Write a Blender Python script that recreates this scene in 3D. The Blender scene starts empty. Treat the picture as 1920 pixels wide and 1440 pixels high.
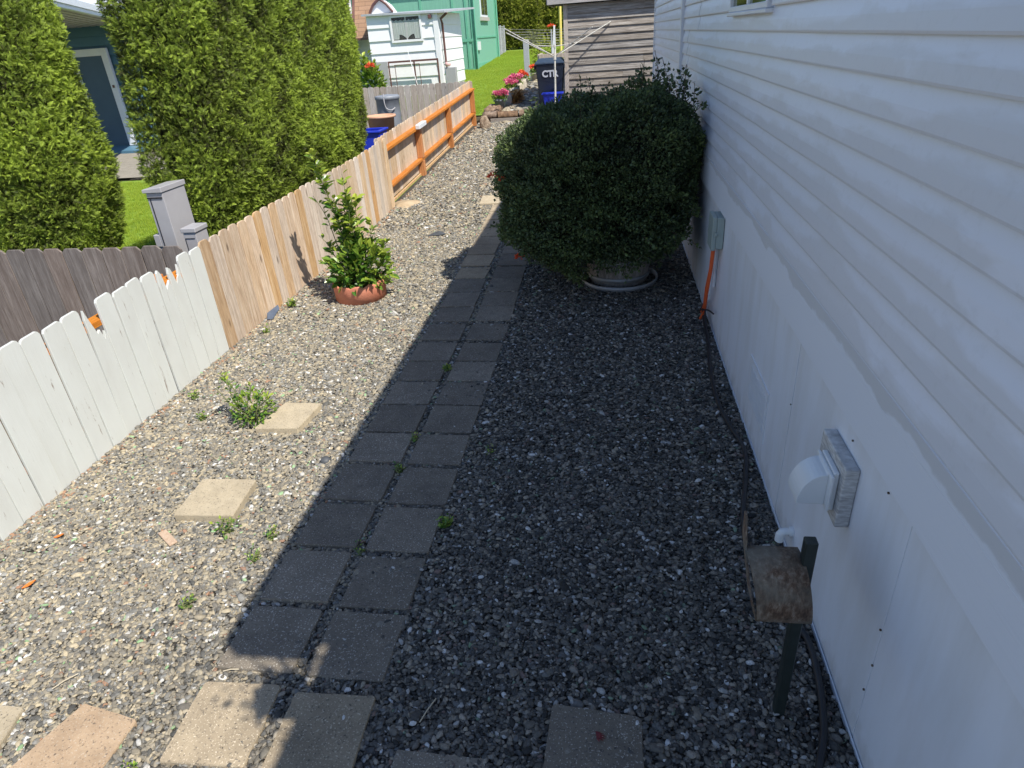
import bpy, math, random
import numpy as np
from mathutils import Vector, Matrix
R = math.radians
random.seed(7); rng = np.random.default_rng(11)
SC = bpy.context.scene
COL = SC.collection

# ------------------------------------------------------------------ camera
PITCH, YAW, ROLL, CAMH, FPX = 27.95, -9.47, -4.195, 2.084, 1226.1
cp, sp, cy, sy = math.cos(R(PITCH)), math.sin(R(PITCH)), math.cos(R(YAW)), math.sin(R(YAW))
fwd = Vector((sy*cp, cy*cp, -sp)); rt = Vector((cy, -sy, 0)); up = rt.cross(fwd)
cr, sr = math.cos(R(ROLL)), math.sin(R(ROLL))
r2 = cr*rt + sr*up; u2 = -sr*rt + cr*up
cam = bpy.data.objects.new('camera', bpy.data.cameras.new('camera')); COL.objects.link(cam)
cam.matrix_world = Matrix(((r2.x, u2.x, -fwd.x, 0), (r2.y, u2.y, -fwd.y, 0), (r2.z, u2.z, -fwd.z, CAMH), (0, 0, 0, 1)))
cam.data.sensor_width = 36; cam.data.lens = 36*FPX/1920; cam.data.clip_start = .05; cam.data.clip_end = 2000
SC.camera = cam
# ------------------------------------------------------------------ light
SUNV = Vector((.6, -.42, 1)).normalized()
el = math.asin(SUNV.z); az = math.atan2(SUNV.x, SUNV.y)
w = bpy.data.worlds.new("World"); SC.world = w; w.use_nodes = True
wn = w.node_tree; bg = wn.nodes['Background']
sky = wn.nodes.new('ShaderNodeTexSky'); sky.sky_type = 'NISHITA'; sky.sun_disc = False
sky.sun_elevation = el; sky.sun_rotation = az; sky.air_density = 1.0; sky.dust_density = .2; sky.ozone_density = 3.0
tint = wn.nodes.new('ShaderNodeMix'); tint.data_type = 'RGBA'; tint.blend_type = 'MULTIPLY'; tint.inputs[0].default_value = 1; tint.inputs[7].default_value = (1.05, 1.0, 1.02, 1)
wn.links.new(sky.outputs[0], tint.inputs[6]); wn.links.new(tint.outputs[2], bg.inputs[0]); bg.inputs[1].default_value = .118
sl = bpy.data.lights.new('sun', 'SUN'); sl.energy = 4.5; sl.angle = R(.53); sl.color = (1, .95, .86)
so = bpy.data.objects.new('sun', sl); COL.objects.link(so); so.rotation_euler = SUNV.to_track_quat('Z', 'Y').to_euler()
SC.view_settings.view_transform = 'Standard'; SC.view_settings.look = 'None'
SC.view_settings.exposure = .55; SC.view_settings.gamma = 1

# ------------------------------------------------------------------ materials
def sr2l(c):
    return tuple(((x/255)/12.92 if x/255 <= .04045 else ((x/255+.055)/1.055)**2.4) for x in c)
class NT:
    def __init__(s, name):
        s.m = bpy.data.materials.new(name); s.m.use_nodes = True; s.t = s.m.node_tree; s.b = s.t.nodes['Principled BSDF']
    def n(s, t, **k):
        o = s.t.nodes.new(t)
        for a, v in k.items():
            if a.startswith('_'): setattr(o, a[1:], v)
            else: o.inputs[a.replace('__', ' ')].default_value = v
        return o
    def l(s, a, b): s.t.links.new(a, b)
    def coord(s, scale=(1, 1, 1), kind='Object', rand=False):
        tc = s.n('ShaderNodeTexCoord'); mp = s.n('ShaderNodeMapping'); mp.inputs['Scale'].default_value = scale
        s.l(tc.outputs[kind], mp.inputs[0])
        if rand:
            oi = s.n('ShaderNodeObjectInfo'); mu = s.n('ShaderNodeVectorMath', _operation='SCALE'); mu.inputs[0].default_value = (37, 23, 51)
            s.l(oi.outputs['Random'], mu.inputs['Scale']); s.l(mu.outputs[0], mp.inputs['Location'])
        return mp.outputs[0]
    def noise(s, v, scale, detail=4, rough=.6, dist=0):
        o = s.n('ShaderNodeTexNoise', Scale=scale, Detail=detail, Roughness=rough, Distortion=dist); s.l(v, o.inputs['Vector']); return o.outputs[0]
    def ramp(s, f, stops, interp='LINEAR'):
        o = s.n('ShaderNodeValToRGB'); e = o.color_ramp; e.interpolation = interp
        while len(e.elements) < len(stops): e.elements.new(.5)
        for el_, (p, c) in zip(e.elements, stops):
            el_.position = p; el_.color = (*c, 1) if len(c) == 3 else c
        s.l(f, o.inputs[0]); return o.outputs[0]
    def mix(s, f, a, b, mode='MIX'):
        o = s.n('ShaderNodeMix', _data_type='RGBA', _blend_type=mode)
        for i, v in ((0, f), (6, a), (7, b)):
            if hasattr(v, 'node'): s.l(v, o.inputs[i])
            else: o.inputs[i].default_value = v if i == 0 else (*v, 1)
        return o.outputs[2]
    def math(s, op, a, b=0., c=None):
        o = s.n('ShaderNodeMath', _operation=op)
        for i, v in enumerate((a, b, c)):
            if v is None: continue
            if hasattr(v, 'node'): s.l(v, o.inputs[i])
            else: o.inputs[i].default_value = v
        return o.outputs[0]
    def bump(s, h, strength=.3, dist=.01):
        o = s.n('ShaderNodeBump', Strength=strength, Distance=dist); s.l(h, o.inputs['Height']); s.l(o.outputs[0], s.b.inputs['Normal'])
    def out(s, col, rough=.7, spec=None):
        if hasattr(col, 'node'): s.l(col, s.b.inputs['Base Color'])
        else: s.b.inputs['Base Color'].default_value = (*col, 1)
        if hasattr(rough, 'node'): s.l(rough, s.b.inputs['Roughness'])
        else: s.b.inputs['Roughness'].default_value = rough
        if spec is not None: s.b.inputs['Specular IOR Level'].default_value = spec
        return s.m
def g3(v): return (v, v, v)
def wood(name, c1, c2, c3, stretch=(14, 14, .9), knots=True, rough=.8, vary=.45, bmp=.35):
    t = NT(name); v = t.coord(stretch, rand=True)
    n1 = t.noise(v, 3.2, 6, .65, .4); n2 = t.noise(v, 14, 4, .7)
    c = t.ramp(n1, [(.28, c1), (.5, c2), (.72, c3)])
    c = t.mix(t.ramp(n2, [(.38, g3(0)), (.62, g3(1))]), t.mix(1, c, g3(.72), 'MULTIPLY'), c)
    if knots:
        v2 = t.coord((7, 7, 2.6), rand=True); vo = t.n('ShaderNodeTexVoronoi', Scale=1.0, Randomness=1.0); t.l(v2, vo.inputs['Vector'])
        c = t.mix(t.ramp(vo.outputs['Distance'], [(.05, g3(.85)), (.13, g3(0))]), c, tuple(x*.35 for x in c1))
    oi = t.n('ShaderNodeObjectInfo'); k = t.math('MULTIPLY_ADD', oi.outputs['Random'], vary, 1-vary/2)
    cm = t.n('ShaderNodeCombineColor'); [t.l(k, cm.inputs[i]) for i in range(3)]
    c = t.mix(1, c, cm.outputs[0], 'MULTIPLY'); hs = t.n('ShaderNodeHueSaturation'); t.l(c, hs.inputs['Color']); t.l(t.math('MULTIPLY_ADD', t.math('FRACT', t.math('MULTIPLY', oi.outputs['Random'], 7.31)), .75*vary/.45, 1-.42*vary/.45), hs.inputs['Saturation']); c = hs.outputs[0]
    t.bump(t.math('ADD', n1, t.math('MULTIPLY', n2, .5)), bmp, .004)
    return t.out(c, rough)
def painted(name, col, under=(.2, .17, .14), chip=.62, rough=.6, stretch=(9, 9, .8), dirt=(.5, .5, .46)):
    t = NT(name); v = t.coord(stretch, rand=True); v2 = t.coord((2, 2, 1), rand=True)
    n = t.noise(v, 5, 7, .7, .3); d = t.noise(v2, 2.2, 5, .6)
    c = t.mix(t.ramp(d, [(.4, g3(0)), (.75, g3(.55))]), col, dirt)
    c = t.mix(t.ramp(n, [(chip, g3(0)), (chip+.035, g3(1))]), c, under)
    t.bump(n, .4, .003); return t.out(c, rough)
def noisy(name, c1, c2, scale=8, rough=.7, bmp=.2, bs=40, bd=.003, stretch=(1, 1, 1), spec=None, metal=0, rand=False):
    t = NT(name); v = t.coord(stretch, rand=rand)
    c = t.ramp(t.noise(v, scale, 5, .6), [(.3, c1), (.7, c2)])
    if bmp: t.bump(t.noise(v, bs, 3, .6), bmp, bd)
    t.b.inputs['Metallic'].default_value = metal
    return t.out(c, rough, spec)
def concrete(name, a, b, speck, bright=(.62, .58, .5), dark=(.05, .045, .04)):
    t = NT(name); v = t.coord(rand=True)
    c = t.ramp(t.noise(v, 5, 6, .65), [(.3, a), (.7, b)])
    f = t.noise(v, 150, 2, .5)
    c = t.mix(t.ramp(f, [(.60, g3(0)), (.68, g3(speck))]), c, bright)
    c = t.mix(t.ramp(t.noise(v, 110, 3, .6), [(.3, g3(.8)), (.42, g3(0))]), c, dark)
    c = t.mix(t.ramp(t.noise(v, 14, 5, .7), [(.35, g3(.45)), (.6, g3(0))]), c, t.mix(1, c, g3(.62), 'MULTIPLY'))
    oi = t.n('ShaderNodeObjectInfo'); k = t.math('MULTIPLY_ADD', oi.outputs['Random'], .35, .82)
    cm = t.n('ShaderNodeCombineColor'); [t.l(k, cm.inputs[i]) for i in range(3)]
    c = t.mix(1, c, cm.outputs[0], 'MULTIPLY')
    t.bump(f, .5, .003); return t.out(c, .9)
def leafmat(name, dark, mid, tip, rough=.45, trans=.25, spec=.4):
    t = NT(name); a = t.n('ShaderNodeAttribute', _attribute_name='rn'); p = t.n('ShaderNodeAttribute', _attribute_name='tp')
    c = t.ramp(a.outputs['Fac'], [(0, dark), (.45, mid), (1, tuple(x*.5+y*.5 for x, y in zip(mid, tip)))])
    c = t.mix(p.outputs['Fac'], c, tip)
    t.out(c, rough, spec)
    tr = t.n('ShaderNodeBsdfTranslucent'); t.l(c, tr.inputs[0]); mx = t.n('ShaderNodeMixShader'); mx.inputs[0].default_value = trans
    o = t.t.nodes['Material Output']; t.l(t.b.outputs[0], mx.inputs[1]); t.l(tr.outputs[0], mx.inputs[2]); t.l(mx.outputs[0], o.inputs[0])
    return t.m
M = {}
# house vinyl: chalky white with bands of dust and wipe marks
def vinyl(name, c, d, sc):
    t = NT(name); v = t.coord((1, .55, 1.6)); v2 = t.coord((1, 1, 1)); tc = t.n('ShaderNodeTexCoord'); sep = t.n('ShaderNodeSeparateXYZ'); t.l(tc.outputs['Object'], sep.inputs[0])
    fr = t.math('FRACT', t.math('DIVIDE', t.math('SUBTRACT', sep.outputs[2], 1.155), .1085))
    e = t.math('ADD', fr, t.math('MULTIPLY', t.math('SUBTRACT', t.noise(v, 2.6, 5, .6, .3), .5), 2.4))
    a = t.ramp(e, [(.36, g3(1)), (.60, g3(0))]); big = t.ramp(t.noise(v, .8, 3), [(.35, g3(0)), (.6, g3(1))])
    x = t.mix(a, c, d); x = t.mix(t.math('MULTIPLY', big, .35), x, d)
    x = t.mix(t.ramp(t.noise(v2, 24, 4, .7), [(.55, g3(0)), (.9, g3(.25))]), x, (.42, .42, .42))
    t.bump(t.noise(v, 3.0, 3, .5), .25, .02)
    return t.out(x, .42)
def rustm():
    t = NT('rusty_sheet'); v = t.coord((1, 1, .35)); v2 = t.coord((1, 1, 1))
    c = t.ramp(t.noise(v, 70, 6, .75), [(.36, (.05, .028, .018)), (.5, (.13, .08, .05)), (.66, (.27, .22, .17))])
    c = t.mix(t.ramp(t.noise(v2, 14, 3, .6), [(.4, g3(0)), (.65, g3(.7))]), c, (.16, .15, .12)); t.bump(t.noise(v2, 160, 3, .6), .6, .002); return t.out(c, .85)
M['rust'] = rustm()
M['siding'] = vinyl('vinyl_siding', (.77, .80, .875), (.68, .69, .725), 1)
M['skirt'] = vinyl('skirting_panel', (.63, .62, .60), (.56, .55, .53), 1)
def skirtm():
    t = NT('skirting_paint'); v = t.coord((1, 2.2, .45)); v2 = t.coord((1, 1.4, .8))
    x = t.mix(t.ramp(t.noise(v, 2.6, 5, .6), [(.4, g3(0)), (.65, g3(1))]), (.77, .80, .86), (.70, .715, .745))
    sep = t.n('ShaderNodeSeparateXYZ'); tc = t.n('ShaderNodeTexCoord'); t.l(tc.outputs['Object'], sep.inputs[0])
    g = t.math('ADD', t.math('MULTIPLY', sep.outputs[2], -3.2), t.math('MULTIPLY', t.noise(v2, 9, 4, .6), 1.0))
    x = t.mix(t.ramp(g, [(.15, g3(0)), (.6, g3(.45))]), x, (.30, .27, .22))
    t.bump(t.noise(v, 4, 3, .5), .2, .01); return t.out(x, .5)
M['skirt'] = skirtm()
def bandm():
    t = NT('band_paint'); v = t.coord((1, .7, 1.2)); tc = t.n('ShaderNodeTexCoord'); sep = t.n('ShaderNodeSeparateXYZ'); t.l(tc.outputs['Object'], sep.inputs[0])
    e = t.math('ADD', t.math('MULTIPLY', t.math('SUBTRACT', sep.outputs[2], 1.085), 12.0), t.math('MULTIPLY', t.math('SUBTRACT', t.noise(v, 3.2, 5, .6), .45), 2.2))
    x = t.mix(t.ramp(e, [(.42, g3(0)), (.55, g3(.6))]), (.76, .79, .85), (.53, .53, .53))
    v3 = t.coord((1, .25, 14)); t.bump(t.noise(v3, 6, 4, .6), .3, .003); return t.out(x, .5)
M['band'] = bandm()
M['trim'] = noisy('white_trim', (.68, .70, .73), (.76, .78, .81), 6, .4, .1)
M['pwood'] = painted('flaking_white_paint', (.60, .615, .58), (.30, .26, .22), .635, .65)
M['tan'] = wood('unpainted_cedar', (.40, .245, .13), (.58, .405, .25), (.72, .57, .41), vary=.4)
M['tan2'] = wood('pale_cedar', (.46, .33, .21), (.62, .48, .34), (.74, .62, .48), vary=.4)
M['orangish'] = wood('reddish_cedar', (.5, .27, .11), (.6, .36, .17), (.66, .45, .25), vary=.2)
M['dark'] = wood('weathered_brown_board', (.13, .10, .085), (.20, .165, .145), (.30, .26, .235), vary=.28)
M['grey'] = wood('weathered_grey_board', (.33, .28, .235), (.47, .41, .35), (.58, .52, .45), vary=.3)
M['shedw'] = wood('silvered_shed_board', (.09, .07, .055), (.30, .265, .23), (.52, .48, .43), stretch=(.7, 9, 16), vary=.4, knots=False, bmp=.6)
M['orange'] = wood('orange_stained_wood', (.40, .135, .025), (.56, .20, .035), (.66, .27, .06), stretch=(9, .8, 9), knots=False, vary=.12, bmp=.15, rough=.6)
M['orangev'] = wood('orange_stained_post', (.40, .135, .025), (.56, .20, .035), (.66, .27, .06), knots=False, vary=.12, bmp=.15, rough=.6)
M['board'] = wood('grey_edging_board', (.2, .17, .14), (.33, .29, .25), (.42, .38, .33), stretch=(.8, 12, 12), vary=.1)
M['log'] = wood('bark_log', (.09, .055, .035), (.24, .15, .09), (.46, .34, .23), stretch=(3, 3, 3), vary=.3, bmp=1.0)
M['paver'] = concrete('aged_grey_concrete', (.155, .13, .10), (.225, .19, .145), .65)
M['paverlit'] = concrete('sunlit_concrete', (.27, .215, .145), (.38, .305, .205), .75, (.7, .6, .45))  # sunlit copy of the walkway concrete, sun brightness put into its colour
M['paver2'] = concrete('buff_concrete', (.40, .33, .225), (.46, .385, .265), .2)
M['paver3'] = concrete('red_buff_concrete', (.36, .25, .155), (.47, .345, .225), .3)
M['path'] = concrete('path_concrete', (.3, .27, .22), (.38, .34, .28), .2)
M['meter'] = noisy('grey_enamel', (.36, .35, .36), (.40, .39, .40), 4, .4, .05)
M['white'] = noisy('white_plastic', (.7, .72, .72), (.76, .78, .78), 5, .35, .05)
M['black'] = noisy('black_rubber', (.012, .012, .014), (.025, .025, .028), 10, .5, .1)
M['iron'] = noisy('dark_green_steel', (.018, .026, .024), (.03, .04, .036), 30, .45, .2, metal=.2)
M['box'] = noisy('grey_green_plastic', (.30, .36, .34), (.35, .41, .39), 8, .45, .05)
M['cordo'] = noisy('orange_cord', (.72, .11, .03), (.78, .14, .04), 8, .45, 0)
M['terra'] = noisy('terracotta', (.50, .17, .10), (.60, .24, .15), 7, .75, .3)
M['terra2'] = noisy('terracotta_tub', (.55, .30, .18), (.62, .36, .23), 7, .7, .2)
M['blue'] = noisy('blue_plastic', (.012, .03, .42), (.02, .045, .5), 5, .35, .05)
M['binb'] = noisy('navy_plastic', (.010, .016, .03), (.016, .024, .042), 6, .4, .1)
M['binlid'] = noisy('slate_lid', (.03, .05, .085), (.045, .07, .11), 6, .4, .1)
M['letter'] = noisy('pale_lettering', (.5, .52, .55), (.6, .62, .65), 30, .5, 0)
M['barrelg'] = noisy('grey_barrel', (.17, .19, .22), (.25, .27, .3), 5, .5, .2)
M['stave'] = wood('oak_stave', (.2, .175, .16), (.34, .30, .27), (.46, .43, .40), vary=.3)
M['hoop'] = noisy('galvanised_hoop', (.28, .29, .31), (.38, .39, .41), 9, .5, .2, metal=.3)
M['alu'] = noisy('pale_aluminium', (.55, .53, .47), (.66, .64, .58), 20, .5, .1)
M['wire'] = noisy('clothes_wire', (.5, .5, .47), (.6, .6, .56), 20, .5, 0)
M['galv'] = noisy('galvanised_steel', (.38, .39, .4), (.5, .51, .52), 30, .45, .1, metal=.3)
M['ply'] = noisy('weathered_block', (.30, .29, .28), (.66, .66, .65), 26, .75, .5, 60, stretch=(1, 1, 5))
M['blueh'] = noisy('blue_painted_wall', (.08, .18, .26), (.10, .21, .30), 5, .5, .1)
M['door'] = noisy('dark_blue_door', (.03, .075, .12), (.038, .088, .135), 3, .45, .05)
M['jamb'] = noisy('white_door_frame', (.72, .73, .76), (.78, .79, .8), 5, .5, .05)
M['awn'] = noisy('awning_metal', (.42, .38, .34), (.5, .46, .42), 6, .5, .05)
M['cott'] = noisy('white_cottage_paint', (.82, .81, .81), (.88, .87, .87), 4, .5, .1)
M['brownr'] = None
def shingle():
    t = NT('brown_shingle'); v = t.coord((1, 1, 1)); br = t.n('ShaderNodeTexBrick', Scale=2.2, Mortar__Size=.012, Row__Height=.25, Brick__Width=.9)
    mp = t.n('ShaderNodeMapping'); mp.inputs['Rotation'].default_value = (R(90), 0, 0); t.l(v, mp.inputs[0]); t.l(mp.outputs[0], br.inputs['Vector'])
    br.inputs['Color1'].default_value = (.33, .19, .11, 1); br.inputs['Color2'].default_value = (.40, .24, .15, 1); br.inputs['Mortar'].default_value = (.15, .09, .06, 1)
    return t.out(t.mix(t.ramp(t.noise(v, 30), [(.4, g3(0)), (.7, g3(.4))]), br.outputs[0], (.22, .14, .09)), .9)
M['brownr'] = shingle()
M['brown'] = noisy('brown_metal', (.12, .05, .045), (.16, .075, .06), 6, .45, .05)
M['roofg'] = noisy('grey_roof_metal', (.36, .38, .4), (.45, .47, .49), 6, .45, .05)
M['green'] = noisy('mint_green_paint', (.17, .39, .285), (.205, .45, .335), 2.5, .55, .15, 30, stretch=(9, 9, .5))
M['greend'] = noisy('mint_green_trim', (.12, .37, .25), (.15, .42, .29), 4, .55, .1)
M['dkroof'] = noisy('dark_roof', (.05, .045, .04), (.09, .08, .07), 8, .9, .4)
M['fascia'] = wood('grey_fascia', (.3, .27, .25), (.45, .42, .4), (.55, .52, .5), stretch=(.8, 12, 12), knots=False, vary=.05)
M['yellow'] = noisy('yellow_paint', (.75, .6, .12), (.8, .66, .18), 6, .5, .05)
M['rock'] = noisy('pale_rock', (.3, .26, .2), (.55, .48, .38), 12, .9, .8, 30, .01, rand=True)
M['drift'] = noisy('mossy_stump', (.10, .06, .035), (.42, .33, .24), 14, .95, 1, 40, .02)
M['curtain'] = noisy('sheer_curtain', (.66, .74, .69), (.85, .9, .86), 9, .9, .3, 14, .05, stretch=(3, 3, .4))
M['bark'] = noisy('bark', (.06, .04, .025), (.12, .08, .05), 20, .9, .6)
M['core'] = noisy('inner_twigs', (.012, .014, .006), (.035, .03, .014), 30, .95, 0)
M['soil'] = noisy('dark_soil', (.025, .018, .012), (.06, .045, .03), 40, .95, .6, 90)
M['stemg'] = noisy('green_stem', (.10, .12, .04), (.16, .17, .06), 20, .7, 0)
M['slate'] = noisy('dark_slate', (.05, .055, .06), (.10, .105, .11), 15, .6, .3)
M['chip'] = wood('wood_scrap', (.45, .3, .2), (.55, .4, .28), (.6, .47, .36), knots=False, vary=.1)
M['tarp'] = noisy('slate_blue_sheet', (.07, .09, .13), (.11, .14, .19), 12, .5, .3)
M['leafo'] = noisy('orange_leaf', (.62, .16, .02), (.7, .2, .03), 30, .6, 0)
M['leafr'] = noisy('dark_red_leaf', (.10, .006, .010), (.16, .012, .015), 30, .6, 0)
M['straw'] = noisy('dry_stalk', (.42, .35, .24), (.55, .48, .35), 30, .8, 0)
M['pine'] = noisy('sandy_dirt', (.34, .25, .15), (.48, .38, .25), 9, .9, .4)
def glass():
    t = NT('window_glass'); t.b.inputs['Transmission Weight'].default_value = .0
    t.b.inputs['Alpha'].default_value = .18; return t.out((.05, .07, .07), .03, 1.0)
M['glass'] = glass()
def glassd():
    t = NT('dark_pane'); v = t.coord((1, 2, 1)); return t.out(t.ramp(t.noise(v, 3, 3), [(.4, (.03, .035, .03)), (.6, (.12, .15, .06))]), .05, .8)
M['glassd'] = glassd()
M['dgrey'] = noisy('dark_interior', (.012, .012, .016), (.03, .03, .035), 5, .8, 0)
M['hedge'] = leafmat('cedar_foliage', (.05, .055, .016), (.165, .235, .032), (.52, .66, .075), .5, .15, .3)
M['hedgef'] = leafmat('far_hedge_foliage', (.06, .08, .015), (.20, .23, .03), (.42, .44, .06), .55, .2, .2)
M['bushl'] = leafmat('shrub_leaf', (.035, .045, .026), (.08, .12, .05), (.26, .33, .08), .45, .2, .35)
M['shrubl'] = leafmat('glossy_leaf', (.03, .09, .015), (.09, .22, .03), (.52, .56, .07), .28, .25, .5)
M['grassm'] = leafmat('lawn_grass', (.13, .23, .014), (.22, .36, .024), (.46, .52, .07), .6, .3, .2)
M['petalp'] = leafmat('pink_petal', (.55, .03, .16), (.78, .09, .27), (.9, .42, .5), .6, .3, .2)
M['petalr'] = leafmat('red_petal', (.62, .03, .02), (.8, .07, .03), (.9, .25, .1), .6, .3, .2)

# ------------------------------------------------------------------ object helpers
def link(name, me, parent=None):
    o = bpy.data.objects.new(name, me); COL.objects.link(o)
    if parent is not None:
        o.parent = parent; o.matrix_parent_inverse = wm(parent).inverted()
    return o
def wm(o):
    m = o.matrix_basis.copy()
    if o.parent: m = wm(o.parent) @ o.matrix_parent_inverse @ m
    return m
def tag(o, label=None, cat=None, group=None, kind=None):
    if label: o['label'] = label
    if cat: o['category'] = cat
    if group: o['group'] = group
    if kind: o['kind'] = kind
    return o
def thing(name, loc, label, cat, group=None):
    o = bpy.data.objects.new(name, None); COL.objects.link(o); o.location = loc; o.empty_display_size = .1
    return tag(o, label, cat, group)
class MB:
    def __init__(s): s.v = []; s.f = []; s.mi = []; s.sm = []; s.c = 0
    def add(s, vs, fs, sm=False):
        b = len(s.v); s.v += [tuple(x) for x in vs]
        for f in fs: s.f.append(tuple(b+i for i in f)); s.mi.append(s.c); s.sm.append(sm)
        return s
    def mat(s, i): s.c = i; return s
    def box(s, a, b, rot=None, piv=None):
        (x0, y0, z0), (x1, y1, z1) = a, b
        vs = [Vector(p) for p in ((x0, y0, z0), (x1, y0, z0), (x1, y1, z0), (x0, y1, z0), (x0, y0, z1), (x1, y0, z1), (x1, y1, z1), (x0, y1, z1))]
        if rot is not None:
            pv = Vector(piv) if piv is not None else Vector(((x0+x1)/2, (y0+y1)/2, (z0+z1)/2)); vs = [pv + rot @ (v-pv) for v in vs]
        return s.add(vs, [(0, 3, 2, 1), (4, 5, 6, 7), (0, 1, 5, 4), (1, 2, 6, 5), (2, 3, 7, 6), (3, 0, 4, 7)])
    def prism(s, pts, d):   # pts: 3D outline (ccw seen from +d side), extruded by -d
        n = len(pts); p = [Vector(q) for q in pts]; d = Vector(d)
        return s.add(p + [q-d for q in p], [tuple(range(n)), tuple(range(2*n-1, n-1, -1))] + [(i, n+i, n+(i+1) % n, (i+1) % n) for i in range(n)])
    def tube(s, pts, r, n=8, cap=True):
        P = [Vector(p) for p in pts]; rs = r if hasattr(r, '__len__') else [r]*len(P); vs = []; fs = []
        ref = None
        for i, p in enumerate(P):
            t = (P[min(i+1, len(P)-1)] - P[max(i-1, 0)]).normalized()
            if ref is None: ref = t.orthogonal().normalized()
            ref = (ref - t*ref.dot(t)).normalized(); b = t.cross(ref)
            for k in range(n):
                a = 2*math.pi*k/n; vs.append(p + (ref*math.cos(a)+b*math.sin(a))*rs[i])
        for i in range(len(P)-1):
            for k in range(n): fs.append((i*n+k, i*n+(k+1) % n, (i+1)*n+(k+1) % n, (i+1)*n+k))
        s.add(vs, fs, True)
        if cap: s.add([vs[k] for k in range(n)], [tuple(range(n-1, -1, -1))]); s.add([vs[-n+k] for k in range(n)], [tuple(range(n))])
        return s
    def lathe(s, prof, c, n=32, mod=None):
        vs = []; fs = []; c = Vector(c)
        for r, z in prof:
            for k in range(n):
                a = 2*math.pi*k/n; m = mod(a, r, z) if mod else (1, 0)
                vs.append(c+Vector((r*m[0]*math.cos(a), r*m[0]*math.sin(a), z+m[1])))
        for i in range(len(prof)-1):
            for k in range(n): fs.append((i*n+k, i*n+(k+1) % n, (i+1)*n+(k+1) % n, (i+1)*n+k))
        return s.add(vs, fs, True)
    def build(s, name, mats, parent=None, bevel=0, seg=1):
        me = bpy.data.meshes.new(name); me.from_pydata(s.v, [], s.f)
        if not isinstance(mats, (list, tuple)): mats = [mats]
        for m in mats: me.materials.append(m)
        me.polygons.foreach_set('material_index', s.mi); me.polygons.foreach_set('use_smooth', s.sm); me.update()
        o = link(name, me, parent)
        if bevel:
            b = o.modifiers.new('bevel', 'BEVEL'); b.width = bevel; b.segments = seg; b.limit_method = 'ANGLE'; b.angle_limit = R(40)
        return o
def bake(name, tv, tf, ttp, P, Rm, S, rn, mat, parent=None, smooth=False):
    """many copies of a small leaf shape written into ONE mesh"""
    tv = np.asarray(tv, float); nv = len(tv); N = len(P)
    S = np.asarray(S, float); S = S[:, None]*np.ones(3) if S.ndim == 1 else S
    V = np.einsum('nij,nkj->nki', Rm, tv[None]*S[:, None, :]) + P[:, None, :]
    me = bpy.data.meshes.new(name); me.vertices.add(N*nv); me.vertices.foreach_set('co', V.reshape(-1))
    lens = np.array([len(f) for f in tf]); flat = np.concatenate([np.array(f) for f in tf])
    L = (flat[None] + (np.arange(N)*nv)[:, None]).reshape(-1)
    me.loops.add(len(L)); me.loops.foreach_set('vertex_index', L)
    tot = np.tile(lens, N); me.polygons.add(len(tot)); me.polygons.foreach_set('loop_start', np.concatenate([[0], np.cumsum(tot)[:-1]])); me.polygons.foreach_set('loop_total', tot)
    me.polygons.foreach_set('use_smooth', np.full(len(tot), smooth))
    me.update(calc_edges=True)
    a = me.attributes.new('rn', 'FLOAT', 'POINT'); a.data.foreach_set('value', np.repeat(rn, nv))
    a = me.attributes.new('tp', 'FLOAT', 'POINT')
    tpv = ttp[None]*np.ones((N, 1)) if np.ndim(ttp) == 1 else ttp
    a.data.foreach_set('value', tpv.reshape(-1))
    me.materials.append(mat); return link(name, me, parent)
def frames(D, Nn):
    """rotation matrices whose +Y is D and whose +Z is near Nn"""
    D = D/np.linalg.norm(D, axis=1)[:, None]; X = np.cross(D, Nn); X /= np.linalg.norm(X, axis=1)[:, None]+1e-9
    Z = np.cross(X, D); return np.stack([X, D, Z], axis=2)
def rdir(n):
    v = rng.normal(size=(n, 3)); return v/np.linalg.norm(v, axis=1)[:, None]
_W = [(rng.normal(size=3), rng.random()*6.28) for _ in range(24)]
def smooth_noise(P, f, k=0):
    s = 0
    for i in range(8):
        w_, p_ = _W[(i+k*8) % 24]; s = s + np.sin(P@(w_*f*(1+.35*i)) + p_)/(1+.3*i)
    return s/3.0
def G(y, x=0):
    y = np.asarray(y, float)
    return np.where(y < 8, 0, np.where(y < 16.42, .04*(y-8), .47+.045*(y-16.42)))
def g(y): return float(G(y))

# ------------------------------------------------------------------ terrain
def sheet(name, x0, x1, ys, dz, mat, nx=1, kind='structure', wob=0):
    m = MB(); vs = []; xs = np.linspace(x0, x1, nx+1)
    for y in ys:
        for i, x in enumerate(xs):
            ww = wob*math.sin(y*3.1+i)*(1 if i in (0, nx) else 0); vs.append((x+ww, y, g(y)+dz))
    fs = [(j*(nx+1)+i, j*(nx+1)+i+1, (j+1)*(nx+1)+i+1, (j+1)*(nx+1)+i) for j in range(len(ys)-1) for i in range(nx)]
    m.add(vs, fs); return tag(m.build(name, mat), kind=kind)
def groundm():
    t = NT('packed_earth'); v = t.coord(kind='Object')
    return t.out(t.ramp(t.noise(v, 3, 6), [(.3, (.10, .08, .05)), (.7, (.17, .14, .09))]), .95)
sheet('ground', -400, 400, [-300, 0, 8, 12, 16.41, 16.43, 30, 60, 500], -.03, groundm())
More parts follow.
